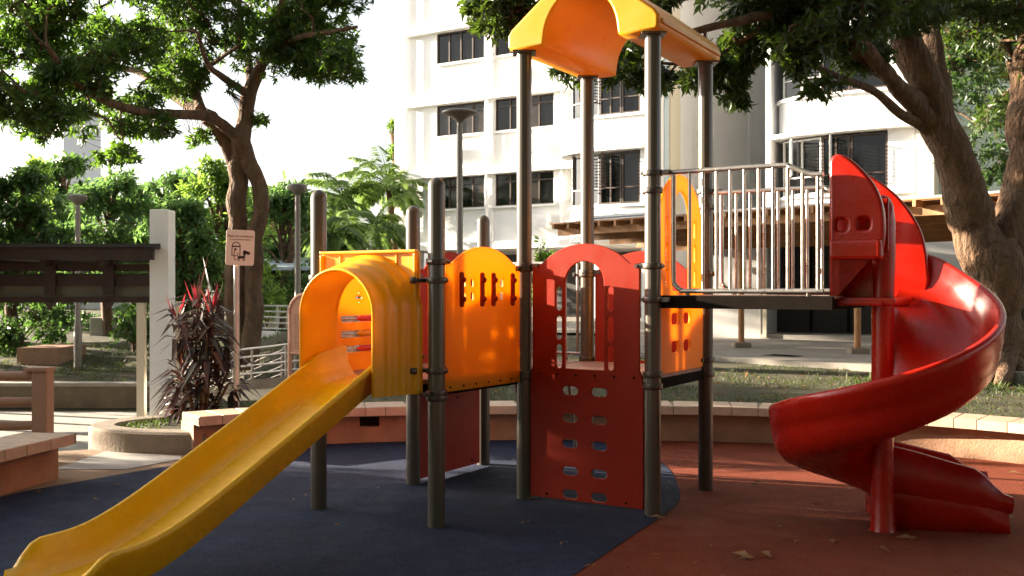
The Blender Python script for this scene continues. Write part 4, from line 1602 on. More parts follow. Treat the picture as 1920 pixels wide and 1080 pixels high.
# ------------------------------------------------------------------ foliage
def leaves_mesh(name, cen, dirs, nrm, length, width, m, parent=None, origin=None, droop=.18):
    """one folded pointed blade per row"""
    cen, dirs, nrm = np.asarray(cen, float), np.asarray(dirs, float), np.asarray(nrm, float)
    n = len(cen)
    dirs /= np.linalg.norm(dirs, axis=1, keepdims=True) + 1e-9
    side = np.cross(dirs, nrm)
    side /= np.linalg.norm(side, axis=1, keepdims=True) + 1e-9
    up = np.cross(side, dirs)
    Ls = np.broadcast_to(np.asarray(length, float), (n,))[:, None]
    Ws = np.broadcast_to(np.asarray(width, float), (n,))[:, None]
    tip = cen + dirs * Ls - up * Ls * droop
    mid = cen + dirs * Ls * .48 - up * Ws * .12
    l = cen + dirs * Ls * .45 + side * Ws * .5 + up * Ws * .14
    r = cen + dirs * Ls * .45 - side * Ws * .5 + up * Ws * .14
    vs = np.stack([cen, l, tip, mid, r], axis=1).reshape(-1, 3)
    if parent is not None: off = wloc(parent)
    elif origin is not None: off = Vector(origin)
    else: off = Vector((0, 0, 0))
    vs = vs - np.array(off)
    base = np.arange(n)[:, None] * 5
    quads = np.concatenate([base + np.array([[0, 3, 2, 1]]), base + np.array([[0, 4, 2, 3]])], axis=1).reshape(-1)
    me = bpy.data.meshes.new(name)
    me.vertices.add(n * 5)
    me.vertices.foreach_set("co", vs.astype(np.float32).reshape(-1))
    me.loops.add(n * 8)
    me.loops.foreach_set("vertex_index", quads.astype(np.int32))
    me.polygons.add(n * 2)
    me.polygons.foreach_set("loop_start", (np.arange(n * 2) * 4).astype(np.int32))
    me.update()
    me.validate()
    me.materials.append(m)
    o = bpy.data.objects.new(name, me)
    COL.objects.link(o)
    if parent is not None:
        o.parent = parent
    else:
        o.location = off
    WLOC[o.name] = off
    return o


def unit(n):
    v = rng.normal(size=(n, 3))
    return v / (np.linalg.norm(v, axis=1, keepdims=True) + 1e-9)


def clump_points(blobs, gap=.0, gscale=.8, shell=.45):
    pts, cen = [], []
    for (c, r, n) in blobs:
        c = np.array(c, float)
        r = np.array(r, float)
        k = 0
        tries = 0
        while k < n and tries < n * 8:
            tries += 1
            d = unit(1)[0]
            q = c + d * r * rng.uniform(shell, 1) ** .7 if rng.random() < .75 else c + d * r * rng.random() ** .5
            if noise.noise(Vector(q) * gscale) < gap: continue
            pts.append(q)
            cen.append(c)
            k += 1
    return np.array(pts), np.array(cen)


def rosettes(pts, cen, per, spread, down):
    """leaf bases, directions and normals fanned round each twig tip"""
    n = len(pts)
    ax = pts - cen
    ax /= np.linalg.norm(ax, axis=1, keepdims=True) + 1e-9
    ax = ax + unit(n) * .6
    ax[:, 2] -= down
    ax /= np.linalg.norm(ax, axis=1, keepdims=True) + 1e-9
    P = np.repeat(pts, per, axis=0)
    A = np.repeat(ax, per, axis=0)
    R_ = unit(n * per)
    R_ -= A * (R_ * A).sum(1, keepdims=True)
    R_ /= np.linalg.norm(R_, axis=1, keepdims=True) + 1e-9
    th = rng.uniform(.35, 1.0, (n * per, 1))
    D = A * (1 - th * .75) + R_ * th
    D[:, 2] -= down * .35
    P = P + A * rng.uniform(-spread, spread * .3, (n * per, 1)) + unit(n * per) * spread * .25
    Nn = A + unit(n * per) * .45
    return P, D, Nn


def skeleton(mb, branches, sub=6, n=9, knob=.12):
    nodes = []
    for pts, r0, r1 in branches:
        S_ = spline(pts, sub * (2 if r0 > .10 and sub >= 6 else 1))
        rs = []
        for i, p in enumerate(S_):
            t = i / (len(S_) - 1)
            rs.append((r0 + (r1 - r0) * t) * (1 + knob * noise.noise(p * 2.7)))
        S_ = [p + Vector((noise.noise(p * 1.9), noise.noise(p * 1.9 + Vector((9, 0, 0))), 0)) * r1 * .6 for p in S_]
        if r0 > .10 and sub >= 6:
            mb.bark_tube(S_, rs, 24, .13)
        else:
            mb.tube(S_, rs, n if r0 > .06 else 6)
        nodes += [(p, r) for p, r in zip(S_, rs)]
    return nodes


def twigs(mb, nodes, pts, every=10, r_main=.022, r_twig=.006):
    nn = np.array([tuple(p) for p, r in nodes])
    order = rng.permutation(len(pts))
    sec = pts[order[:max(1, len(pts) // every)]]
    allsec = []
    sec = sec[np.argsort([((nn - q) ** 2).sum(1).min() for q in sec])]
    for q in sec:
        k = np.argmin(((nn - q) ** 2).sum(1))
        a = Vector(nn[k])
        b = Vector(q)
        m1 = a.lerp(b, .35) + Vector(unit(1)[0]) * (b - a).length * .12
        m2 = a.lerp(b, .7) + Vector(unit(1)[0]) * (b - a).length * .09
        path = spline([a, m1, m2, b], 2)
        mb.tube(path, [r_main * (1 - .7 * i / (len(path) - 1)) for i in range(len(path))], 5, caps=False)
        allsec += [tuple(p) for p in path[2:]]
        nn = np.concatenate([nn, np.array([tuple(p) for p in path[2:]])])
    sn = np.array(allsec)
    for i in order[len(sec):]:
        q = pts[i]
        k = np.argmin(((sn - q) ** 2).sum(1))
        a = Vector(sn[k])
        b = Vector(q)
        m = a.lerp(b, .5) + Vector(unit(1)[0]) * (b - a).length * .1
        mb.tube([a, m, b], [r_twig, r_twig * .8, r_twig * .4], 3, caps=False)


def near_tree(name, label, base, branches, blobs, leafm, barkm, per, length, width, down=.35, gap=-.12, gscale=.8, spread=.10, every=10, r_main=.022, r_twig=.006, shell=.45):
    root = thing(name, label, 'tree', base)
    mb = MB()
    nodes = skeleton(mb, branches)
    pts, cen = clump_points(blobs, gap, gscale, shell)
    twigs(mb, nodes, pts, every, r_main, r_twig)
    mb.build('trunk', barkm, root, fix=False)
    P, D, Nn = rosettes(pts, cen, per, spread, down)
    k = len(P)
    leaves_mesh('crown', P, D, Nn, length * rng.uniform(.6, 1.2, k), width * rng.uniform(.7, 1.15, k), leafm, root)
    return root


def pxb(x, y, Y, rpx, n, ry=1.0, rd=None):
    """foliage mass seen at a photo position, with a size in photo pixels"""
    c = PX(x, y, Y)
    r = rpx / F * Y
    return (tuple(c), (r, rd or r * 1.1, r * ry), n)


# left tree --------------------------------------------------------
T = lambda x, y, Y: PX(x, y, Y)
base_l = T(455, 655, 16.6)
br_l = [
    ([T(448, 690, 16.6), T(446, 600, 16.6), T(440, 520, 16.6), T(445, 430, 16.6), T(445, 350, 16.5), T(450, 290, 16.4), T(452, 255, 16.3)], .175, .15),
    ([T(470, 690, 16.5), T(476, 600, 16.5), T(473, 500, 16.5), T(481, 420, 16.5), T(490, 378, 16.5), T(484, 338, 16.5), T(466, 298, 16.4), T(453, 262, 16.3)], .155, .12),
    ([T(455, 330, 16.5), T(430, 285, 16.4), T(405, 240, 16.3), T(385, 222, 16.2)], .13, .09),
    ([T(452, 265, 16.3), T(425, 240, 16.1), T(390, 218, 15.8), T(320, 214, 15.2), T(255, 208, 14.6), T(190, 185, 14.0), T(135, 150, 13.4), T(90, 90, 13)], .105, .035),
    ([T(400, 220, 15.9), T(350, 195, 16.3), T(295, 160, 16.6), T(262, 135, 16.8), T(200, 122, 17), T(120, 100, 17.2)], .10, .035),
    ([T(375, 205, 15.8), T(362, 165, 16.2), T(345, 125, 16.6), T(338, 80, 17), T(330, 10, 17.5)], .09, .04),
    ([T(372, 160, 16.2), T(378, 135, 16), T(405, 115, 15.8), T(440, 90, 15.6)], .06, .03),
    ([T(453, 262, 16.3), T(462, 215, 16.3), T(468, 170, 16.4), T(482, 140, 16.4), T(505, 95, 16.2), T(525, 40, 16), T(540, -60, 15.8)], .14, .06),
    ([T(466, 178, 16.4), T(440, 160, 16), T(415, 142, 15.6), T(390, 120, 15.2), T(370, 60, 14.8)], .075, .03),
    ([T(470, 165, 16.4), T(468, 120, 17), T(455, 60, 17.4), T(440, -40, 17.6)], .09, .04),
    ([T(505, 95, 16.2), T(560, 70, 15.6), T(620, 60, 15.2), T(670, 50, 15)], .06, .025),
]
bl_l = [
    pxb(60, 40, 13.2, 160, 330, .7), pxb(190, 60, 14.5, 150, 330, .7), pxb(330, 40, 16, 150, 330, .7), pxb(470, 30, 16.3, 140, 300, .75),
    pxb(600, 50, 15.6, 115, 300, .95), pxb(655, 120, 15.4, 55, 70, .6), pxb(560, 120, 16, 70, 90, .7), pxb(40, 190, 13.2, 90, 110, .55), pxb(120, 235, 13.4, 85, 100, .45), pxb(200, 285, 13.7, 55, 55, .45),
    pxb(265, 230, 14.6, 70, 75, .4), pxb(330, 140, 15.6, 80, 70, .5), pxb(400, 165, 16, 55, 40, .6), pxb(240, 180, 14.8, 60, 45, .5), pxb(375, 260, 16.2, 30, 16, .6), pxb(480, 215, 16.4, 25, 14, .9), pxb(150, 150, 14, 80, 80, .6),
    pxb(200, -120, 15, 260, 420, .5), pxb(480, -110, 16, 230, 380, .5), pxb(90, 120, 13, 60, 70, .5), pxb(640, -40, 15.5, 110, 150, .7), pxb(-60, 120, 12.8, 120, 200, .8)]
near_tree('mango_tree', 'spreading dark-leaved tree with twin trunks behind the dog sign', tuple(base_l), br_l, [(c_, r_, int(n_ * 1.85)) for c_, r_, n_ in bl_l], M['leaf_near'], M['bark'], 9, .14, .042, .35, 0.0, 1.15, .10, r_twig=.005)

# right tree -------------------------------------------------------
base_r = T(1880, 705, 13.4)
br_r = [
    ([T(1892, 770, 13.4), T(1886, 700, 13.4), T(1872, 620, 13.4), T(1862, 545, 13.4), T(1850, 480, 13.4)], .42, .36),
    ([T(1852, 520, 13.4), T(1836, 440, 13.35), T(1806, 350, 13.2), T(1778, 275, 13.1), T(1750, 215, 13), T(1722, 140, 12.9), T(1694, 40, 12.8), T(1676, -60, 12.7)], .33, .16),
    ([T(1880, 560, 13.4), T(1892, 480, 13.5), T(1905, 390, 13.6), T(1916, 280, 13.7), T(1924, 150, 13.8), T(1930, -40, 14)], .28, .17),
    ([T(1776, 265, 13.1), T(1768, 190, 13.3), T(1752, 110, 13.5), T(1738, 20, 13.7), T(1730, -80, 13.9)], .15, .09),
    ([T(1765, 250, 13.1), T(1722, 205, 12.8), T(1672, 150, 12.5), T(1610, 100, 12.2), T(1545, 62, 11.8), T(1460, 30, 11.4), T(1380, 40, 11), T(1300, 60, 10.8)], .13, .035),
    ([T(1742, 200, 13), T(1690, 170, 12.6), T(1640, 110, 12.1), T(1590, 60, 11.7), T(1520, 0, 11.3), T(1420, -50, 11)], .12, .05),
    ([T(1760, 262, 13.1), T(1724, 232, 12.9), T(1690, 214, 12.6), T(1640, 172, 12.3), T(1585, 150, 12), T(1530, 125, 11.7)], .085, .03),
    ([T(1920, 200, 13.8), T(1890, 100, 14), T(1850, 20, 14.3)], .08, .04),
    ([T(1880, 660, 13.3), T(1850, 705, 13.0), T(1815, 722, 12.7), T(1780, 735, 12.4)], .15, .03),
    ([T(1886, 660, 13.2), T(1880, 715, 12.7), T(1850, 745, 12.2)], .16, .03),
    ([T(1895, 660, 13.3), T(1925, 715, 12.9), T(1960, 740, 12.4)], .15, .03),
    ([T(1880, 660, 13.5), T(1835, 695, 13.7), T(1790, 700, 13.9)], .14, .03),
    ([T(1420, -50, 11), T(1250, -60, 10.8), T(1080, -40, 10.8), T(960, -10, 10.8)], .05, .02),
    ([T(1460, 30, 11.4), T(1370, 90, 11.8), T(1290, 120, 12.2), T(1180, 110, 12.6)], .04, .015),
]
bl_r = [
    pxb(1330, 30, 11, 110, 240, .75), pxb(1450, 50, 11.3, 120, 280, .75), pxb(1570, 30, 11.7, 110, 220, .7), pxb(1400, 120, 11.4, 55, 80, .8), pxb(1320, 130, 11.6, 55, 70, .75),
    pxb(1270, 90, 12, 60, 70, .9), pxb(1380, 175, 11.8, 35, 24, .8), pxb(1180, 110, 12.4, 75, 75, .7), pxb(1230, 150, 12.5, 40, 25, .7), pxb(1080, 135, 12.6, 45, 24, .4), pxb(1620, 100, 12.2, 60, 60, .6), pxb(1540, 165, 11.8, 40, 18, .5),
    pxb(1700, 20, 12.6, 90, 120, .6), pxb(930, 25, 10.8, 62, 60, .75), pxb(1010, -5, 10.8, 80, 70, .5), pxb(885, 10, 10.8, 25, 14, .7), pxb(1200, -50, 11, 160, 150, .4), pxb(1850, 20, 14.2, 110, 160, .6),
    pxb(1500, -80, 11.4, 240, 300, .45), pxb(1760, -60, 13.2, 160, 220, .5), pxb(1930, 60, 14, 100, 130, 1.0), pxb(1900, 230, 14.8, 70, 60, .8), pxb(1470, 110, 11.4, 60, 70, .6)]
near_tree('shade_tree', 'thick leaning tree with pale forked trunk behind the red spiral slide', tuple(base_r), br_r, [(c_, r_, int(n_ * 1.5)) for c_, r_, n_ in bl_r], M['leaf_right'], M['bark_pale'], 9, .145, .046, .40, -.10, 1.0, .09, r_twig=.005)

# fine-leaved tree behind it
br_f = [([T(1960, 700, 17.5), T(1935, 560, 17.5), T(1900, 470, 17.5), T(1850, 420, 17.4), T(1810, 350, 17.3), T(1795, 300, 17.2)], .10, .03), ([T(1900, 470, 17.5), T(1930, 330, 17.5), T(1960, 200, 17.6)], .07, .03)]
bl_f = [pxb(1830, 150, 17.4, 100, 150, .9), pxb(1840, 290, 17.2, 75, 110, .8), pxb(1920, 260, 17.6, 90, 130, 1.0), pxb(1770, 100, 17.2, 60, 70, .8), pxb(1880, 410, 17.4, 55, 60, .6), pxb(1850, 60, 17.6, 130, 160, .7), pxb(1970, 420, 17.5, 80, 80, .9), pxb(1745, 170, 17.4, 40, 30, .8)]
near_tree('fine_leaved_tree', 'slim fine-leaved tree behind the thick leaning trunk at right', tuple(T(1960, 690, 17.5)), br_f, bl_f, M['leaf_fine'], M['bark'], 14, .11, .05, .2, -.2, .9, .14)


def bg_tree(label, px, ytop, Y, hw, zb, leafm, layers, n, ls, seed, flat=.45, name='garden_tree', gap=-.12):
    """garden tree: trunk, limbs and a layered crown between its top and about a third of its height"""
    r = random.Random(seed)
    top = PX(px, ytop, Y)
    b = Vector((top.x, Y, zb))
    H = top.z - zb
    wid = hw / F * Y
    blobs = []
    branches = [([b, b + Vector((r.uniform(-.2, .2), 0, H * .3)), b + Vector((r.uniform(-.4, .4), 0, H * .6)), b + Vector((r.uniform(-.3, .3), 0, H * .9))], .035 * H, .012 * H)]
    for k in range(layers):
        f = (k + .5) / layers
        z = zb + H * (.30 + .66 * f)
        ww = wid * (1 - .55 * f ** 2.2)
        a = r.uniform(0, 6.28)
        for j in range(3):
            aa = a + j * 2.1 + r.uniform(-.4, .4)
            c = Vector((b.x + math.cos(aa) * ww * .55, Y + math.sin(aa) * ww * .5, z + r.uniform(-.25, .2)))
            blobs.append((tuple(c), (ww * .55, ww * .5, max(.35, ww * flat * .5)), max(4, n // (layers * 3))))
            branches.append(([b + Vector((0, 0, H * (.18 + .5 * f))), b.lerp(c, .5) + Vector((0, 0, H * (.12 + .3 * f))), c], .012 * H, .004 * H))
    root = thing(name, label, 'tree', tuple(b), 'trees at the back of the garden')
    mb = MB()
    nodes = skeleton(mb, branches, 4, 7)
    pts, cen = clump_points(blobs, gap, .5, .3)
    twigs(mb, nodes, pts, 8, .03, .010)
    mb.build('trunk', M['bark'], root, fix=False)
    P, D, Nn = rosettes(pts, cen, 11, ls * 1.1, .15)
    Nn = Nn * .5 + np.array([[0, 0, 1.0]])
    k = len(P)
    leaves_mesh('crown', P, D, Nn, ls * rng.uniform(.6, 1.25, k), ls * .42 * rng.uniform(.7, 1.2, k), leafm, root)
    return root


bg_tree('deep green bushy tree at the left edge behind the shelter roof', 30, 300, 27, 110, -.1, M['leaf_deep'], 5, 420, .26, 1)
bg_tree('rounded dark grey-green tree rising farthest back above the shelter', 118, 282, 46, 90, 0, M['leaf_deep'], 5, 400, .40, 2, .7)
bg_tree('mid-green feathery tree above the middle of the shelter roof', 205, 318, 29, 110, 0, M['leaf_mid'], 5, 460, .26, 3)
bg_tree('bright feathery tree just right of the white pillar', 330, 315, 31, 110, .1, M['leaf_mid'], 5, 480, .27, 4)
bg_tree('bright green leafy tree directly behind the twin trunks', 410, 300, 27, 95, .3, M['leaf_bright'], 6, 460, .24, 5)
bg_tree('leafy green tree right of the twin trunks and left of the palms', 530, 340, 30, 90, .3, M['leaf_mid'], 6, 440, .26, 6)
bg_tree('low dark tree beneath the palms behind the slide hood', 590, 400, 34, 85, .3, M['leaf_deep'], 5, 360, .30, 7)
bg_tree('tall pale thin tree at the left corner of the apartment block', 742, 205, 52, 30, .3, M['leaf_bright'], 6, 220, .34, 8, .8)
bg_tree('small yellow-green tree at the left edge above the shelter roof', 70, 285, 36, 34, 0, M['leaf_bright'], 5, 160, .30, 9, .9)
bg_tree('dark thicket tree seen low beneath the left shelter', 70, 440, 33, 120, .1, M['leaf_deep'], 4, 330, .28, 10)
bg_tree('shadowy leafy tree filling the gap between shelter and pillar', 250, 420, 34, 100, .1, M['leaf_deep'], 4, 300, .28, 12)


bg_tree('broad hazy green tree far back between pillar and twin trunks', 290, 330, 44, 110, .2, M['leaf_mid'], 5, 420, .36, 13)
bg_tree('broad bright tree far back just right of the twin trunks', 500, 335, 43, 95, .2, M['leaf_bright'], 5, 400, .34, 14)
bg_tree('broad green tree far back above the left end of the shelter', 60, 335, 43, 130, .2, M['leaf_mid'], 5, 420, .36, 15)
bg_tree('wide low tree far back behind the pavilion roof', 600, 420, 44, 110, .2, M['leaf_deep'], 4, 340, .36, 16)
bg_tree('leafy green tree right behind the white pillar', 345, 385, 24, 80, .1, M['leaf_mid'], 5, 380, .22, 17)


def shrub(label, p, w, h, n, leafm, ls, seed, name='shrub', group='shrubs in the garden'):
    root = thing(name, label, 'shrub', tuple(p), group)
    p = Vector(p)
    r = random.Random(seed)
    mb = MB()
    br = []
    for k in range(6):
        a = r.uniform(0, 6.28)
        br.append(([p, p + Vector((math.cos(a) * w * .15, math.sin(a) * w * .15, h * .4)), p + Vector((math.cos(a) * w * .35, math.sin(a) * w * .35, h * .75))], .02, .008))
    nodes = skeleton(mb, br, 3, 5)
    blobs = [((p.x + r.uniform(-.4, .4) * w, p.y + r.uniform(-.4, .4) * w, p.z + h * r.uniform(.35, .75)), (w * .38, w * .38, h * .34), n // 5) for k in range(5)]
    pts, cen = clump_points(blobs, -.3, 1.2, .3)
    twigs(mb, nodes, pts, 6, .01, .005)
    mb.build('stems', M['bark'], root, fix=False)
    P, D, Nn = rosettes(pts, cen, 10, ls, .05)
    k = len(P)
    leaves_mesh('foliage', P, D, Nn, ls * rng.uniform(.6, 1.2, k), ls * .4 * rng.uniform(.7, 1.2, k), leafm, root)


shrub('rounded light green shrub left of the white pillar', PX(250, 660, 24) * 1.0, 1.1, 1.1, 130, M['leaf_deep'], .14, 1)
shrub('dark fern-like shrub low at the left edge under the shelter', PX(25, 668, 25), 1.6, 1.0, 150, M['leaf_deep'], .18, 2)
shrub('dark green shrub behind the tan planter box', PX(95, 640, 27), 1.6, 1.2, 140, M['leaf_deep'], .16, 3)
shrub('spreading green shrub right of the shelter lamp post', PX(190, 640, 31), 2.0, 1.2, 140, M['leaf_mid'], .18, 4)
shrub('leafy shrub on the slope under the twin-trunk tree', PX(500, 612, 26), 1.5, 1.6, 150, M['leaf_bright'], .18, 5)
shrub('bright leafy bush between two tower posts in front of the building', PX(1012, 655, 15.2), .45, 1.75, 90, M['leaf_bright'], .12, 6)
shrub('green bush under the pavilion roof', PX(560, 580, 27), 1.4, 1.0, 120, M['leaf_deep'], .16, 7)


def palm(label, px, ycrown, Y, zb, fl, nf, seed, trunk_r=.14):
    c = PX(px, ycrown, Y)
    r = random.Random(seed)
    b = Vector((c.x + r.uniform(-.3, .3), Y, zb))
    root = thing('palm_tree', label, 'palm', tuple(b), 'palms beside the apartment block')
    mb = MB()
    tp = spline([b, b.lerp(c, .4) + Vector((.15, 0, 0)), c], 10)
    mb.tube(tp, [trunk_r * (1.15 - .4 * i / (len(tp) - 1) + (.06 if i % 2 else 0)) for i in range(len(tp))], 10)
    mb.build('trunk', M['bark_pale'], root, fix=False)
    cen, dr, nm, ln = [], [], [], []
    rc_ = MB()
    for k in range(nf):
        a = k * 2.399 + r.uniform(-.2, .2)
        el = r.uniform(-.25, 1.25)
        L_ = fl * r.uniform(.8, 1.1)
        d = Vector((math.cos(a) * math.cos(el), math.sin(a) * math.cos(el), math.sin(el)))
        pts = []
        p = c.copy()
        dd = d.copy()
        for s_ in range(11):
            pts.append(p.copy())
            p = p + dd * L_ / 10
            dd = (dd + Vector((0, 0, -.155))).normalized()
        rc_.tube(pts, [.028 * (1 - .085 * i) for i in range(11)], 4, caps=False)
        for s_ in range(44):
            f = .12 + .88 * s_ / 44
            i0 = min(9, int(f * 10))
            q = pts[i0].lerp(pts[i0 + 1], f * 10 - i0)
            t = (pts[i0 + 1] - pts[i0]).normalized()
            sd = t.cross(UP).normalized()
            for sg_ in (-1, 1):
                cen.append(tuple(q))
                dr.append(tuple(sd * sg_ + t * .7 + UP * r.uniform(-.45, .1)))
                nm.append(tuple(UP + t * .2))
                ln.append(L_ * .30 * math.sin(.35 + f * 2.5) * r.uniform(.85, 1.1))
    rc_.build('frond_stalks', M['leaf_palm'], root, fix=False)
    leaves_mesh('fronds', cen, dr, nm, np.array(ln), np.array(ln) * .13 + .025, M['leaf_palm'], root, droop=.3)


palm('tall palm with arching fronds behind the capped grey posts', 645, 375, 36, .3, 2.1, 18, 1)
palm('leaning palm nearest the corner of the apartment block', 728, 350, 39, .3, 2.2, 18, 2)
palm('low fan of palm fronds under the tall palm', 622, 440, 31, .3, 1.5, 18, 3, .10)
palm('short bushy palm against the left wall of the apartment block', 700, 425, 34, .3, 1.8, 20, 4, .11)

# cordyline --------------------------------------------------------
cp = Vector((-3.25, 10.4, .16))
cr_ = thing('cordyline', 'dark wine-red ti plant with upright young leaves beside the dog sign', 'plant', tuple(cp))
st = MB()
C_, D_, N_, CR, DR, NR = [], [], [], [], [], []
rr_ = random.Random(8)
for k in range(15):
    a = k * 2.4
    rad_ = rr_.uniform(.04, .36)
    h = rr_.uniform(.38, 1.18)
    tip = cp + Vector((math.cos(a) * rad_, math.sin(a) * rad_ * .8, h))
    st.tube(spline([cp + Vector((math.cos(a) * .05, math.sin(a) * .05, 0)), cp.lerp(tip, .5) + Vector((math.cos(a) * .04, 0, 0)), tip], 4), [.014] * 8 + [.010], 6, caps=False)
    for j in range(21):
        f = rr_.random()
        az = rr_.uniform(0, 6.28)
        up_ = -.35 + 1.1 * f
        p = tip + Vector((0, 0, (f - .85) * .42))
        (C_ if f < .96 or h < .95 else CR).append(tuple(p))
        (D_ if f < .96 or h < .95 else DR).append((math.cos(az), math.sin(az), up_ if f < .93 else 1.6))
        (N_ if f < .96 or h < .95 else NR).append((0, 0, 1) if f < .93 else (math.cos(az), math.sin(az), .2))
    for j in range(3 if h > .95 else 0):
        az = rr_.uniform(0, 6.28)
        CR.append(tuple(tip))
        DR.append((math.cos(az) * .55, math.sin(az) * .55, 1.0))
        NR.append((math.cos(az), math.sin(az), .3))
st.build('stems', M['bark'], cr_, fix=False)
leaves_mesh('leaves', C_, D_, N_, rng.uniform(.24, .50, len(C_)), rng.uniform(.04, .075, len(C_)), M['leaf_wine'], cr_, droop=.55)
leaves_mesh('young_leaves', CR, DR, NR, rng.uniform(.22, .34, len(CR)), rng.uniform(.035, .055, len(CR)), M['leaf_red'], cr_, droop=.08)

# unseen trees added off to the left to cast shade over the playground
def shade_row():
    lab = ('unseen round tree added for shade beyond the left edge, nearest the guard railing', 'unseen round tree added for shade beyond the left edge, in the middle of its row', 'smaller unseen tree added for shade beyond the left edge, behind the shelter end',
           'unseen round tree added for shade beyond the left edge, at the viewer end of its row', 'unseen round tree added for shade in the back row beyond the left edge, nearer the viewer', 'unseen round tree added for shade in the back row beyond the left edge, between its neighbours', 'unseen round tree added for shade in the back row beyond the left edge, nearest the shelter', 'tall unseen tree added for shade beyond the left edge, first behind the shelter', 'tall unseen tree added for shade beyond the left edge, second behind the shelter', 'tallest unseen tree added for shade beyond the left edge, deepest in the garden')
    for i, (x, y, h, w) in enumerate(((-11.5, 9.8, 3.8, 1.9), (-12.5, 14.9, 4.3, 1.75), (-10.2, 15.6, 3.9, 1.4), (-12.2, 6.6, 4.2, 2.0), (-14.6, 8.9, 5.0, 1.9), (-14.9, 11.3, 5.0, 1.75), (-15.8, 17.2, 5.5, 1.9), (-14.9, 22.6, 8.0, 1.8), (-15.2, 23.6, 8.6, 2.2), (-17.2, 26.9, 9.6, 2.6))):
        b = Vector((x, y, -.8))
        blobs = [((x, y, h - 1.1), (w, w, 1.1), 260), ((x, y, h - 2.6), (w, w, 1.4), 260)] + ([((x, y, h - 4.6), (w, w, 1.6), 260), ((x, y, h - 6.4), (w, w, 1.6), 200)] if h > 7 else [])
        br = [([b, b + Vector((.1, 0, 1.5)), b + Vector((0, .1, h))], .14, .05)]
        near_tree('added_shade_tree', lab[i], tuple(b), br, blobs, M['leaf_deep'], M['bark'], 10, .26, .10, .2, -.6, .8, .2, shell=.3)


shade_row()


def added_sky_blockers():  # unseen trees added to block sky light from behind the camera
    lab = ('unseen tree added behind the viewer to block sky light, left end of its row', 'unseen tree added behind the viewer to block sky light, second from the left in its row', 'unseen tree added straight behind the viewer to block sky light', 'unseen tree added behind the viewer to block sky light, second from the right in its row', 'unseen tree added behind the viewer to block sky light, right end of its row')
    for i, (x, y, h, w) in enumerate(((-10.5, -5.5, 9, 3.6), (-5.5, -4.5, 10, 4.2), (0.5, -4.5, 10.5, 4.4), (6.5, -4.5, 10, 4.4), (12, -2.5, 10, 4.2))):
        b = Vector((x, y, -.05))
        blobs = [((x, y - 2, z), (w, w * .6, 2.2), 150) for z in (1.9, 4.6)] + [((x, y + .5, 7.4), (w, w, 1.7), 260)]
        if 1 < i < 5: blobs += [((x + 2.3, y + 4.6, 7.2), (w * .9, 3.4, 1.3), 440), ((x + 3.4, y + 8.8, 7.6), (w * .9, 3.0, 1.2), 480)]
        br = [([b, b + Vector((.2, 0, h * .4)), b + Vector((0, .3, h * .85))], .32, .10), ([b + Vector((0, 0, 4)), b + Vector((.2, 2, 6)), b + Vector((.4, 5, 7)), b + Vector((.8, 9, 7.6))], .16, .05)]
        near_tree('added_sky_block_tree', lab[i], tuple(b), br, blobs, M['leaf_deep'], M['bark'], 10, .62, .26, .2, -.6, .8, .4, shell=.2)


added_sky_blockers()

# ------------------------------------------------------------------ grass and litter
def grass_patch(name, n, sampler, hmin, hmax):
    C_, D_, N_ = [], [], []
    while len(C_) < n:
        q = sampler()
        if q is None: continue
        C_.append(q)
        D_.append((rnd.gauss(0, .45), rnd.gauss(0, .45), 1))
        N_.append((rnd.gauss(0, 1), rnd.gauss(0, 1), .1))
    h = rng.uniform(hmin, hmax, n)
    o = leaves_mesh(name, C_, D_, N_, h, h * .13 + .004, M['grass'], droop=.35)
    o["kind"] = 'stuff'
    return o


def s_right():
    x = rnd.uniform(-2.7, 9.5)
    y = 10.0 + rnd.random() ** 1.4 * 6.2
    if x > 4: y = rnd.uniform(8.6, 15)
    if y < bench_y(min(x, 5.6)) + .36: return None
    if (x - 1.2) * .662 + (y - 17.4) * .75 > -.1: return None
    if noise.noise(Vector((x * .9, y * .9, 5))) < -.08 + rnd.gauss(0, .14): return None
    return (x, y, terrain(x, y) - .005)


def s_left():
    y = rnd.uniform(19.9, 27)
    x = rnd.uniform(-15, -5)
    if noise.noise(Vector((x * .8, y * .8, 5))) < -.05 + rnd.gauss(0, .15): return None
    return (x, y, terrain(x, y) - .005)


def s_bed():
    x, y = rnd.uniform(-3.9, -2.4), rnd.uniform(9.6, 12)
    if y < 9.55 - (x + 2.4) * .0 + max(0, (-3.4 - x) * .5) or (x < -3.5 and y > 10.4): return None
    if noise.noise(Vector((x * 1.4, y * 1.4, 5))) < -.1 + rnd.gauss(0, .15): return None
    return (x, y, .163)


grass_patch('lawn_grass', 14000, s_right, .022, .062)
grass_patch('garden_grass', 7000, s_left, .05, .12)
grass_patch('bed_grass', 1800, s_bed, .025, .06)


def s_mound():
    x, y = rnd.uniform(-4.6, -1.0), rnd.uniform(15.6, 24)
    return (x, y, terrain(x, y) - .005)


grass_patch('slope_grass', 3500, s_mound, .05, .11)


def s_foot():
    a, r_ = rnd.uniform(0, 6.28), rnd.uniform(.45, 1.5)
    x, y = 6.3 + math.cos(a) * r_ * 1.2 - .3, 12.7 + math.sin(a) * r_ * .9
    if x < 5.75 and y < bench_y(x) + .4: return None
    if noise.noise(Vector((x * 1.6, y * 1.6, 9))) < .02: return None
    return (x, y, terrain(x, y) - .01)


grass_patch('foot_plants', 700, s_foot, .06, .17)


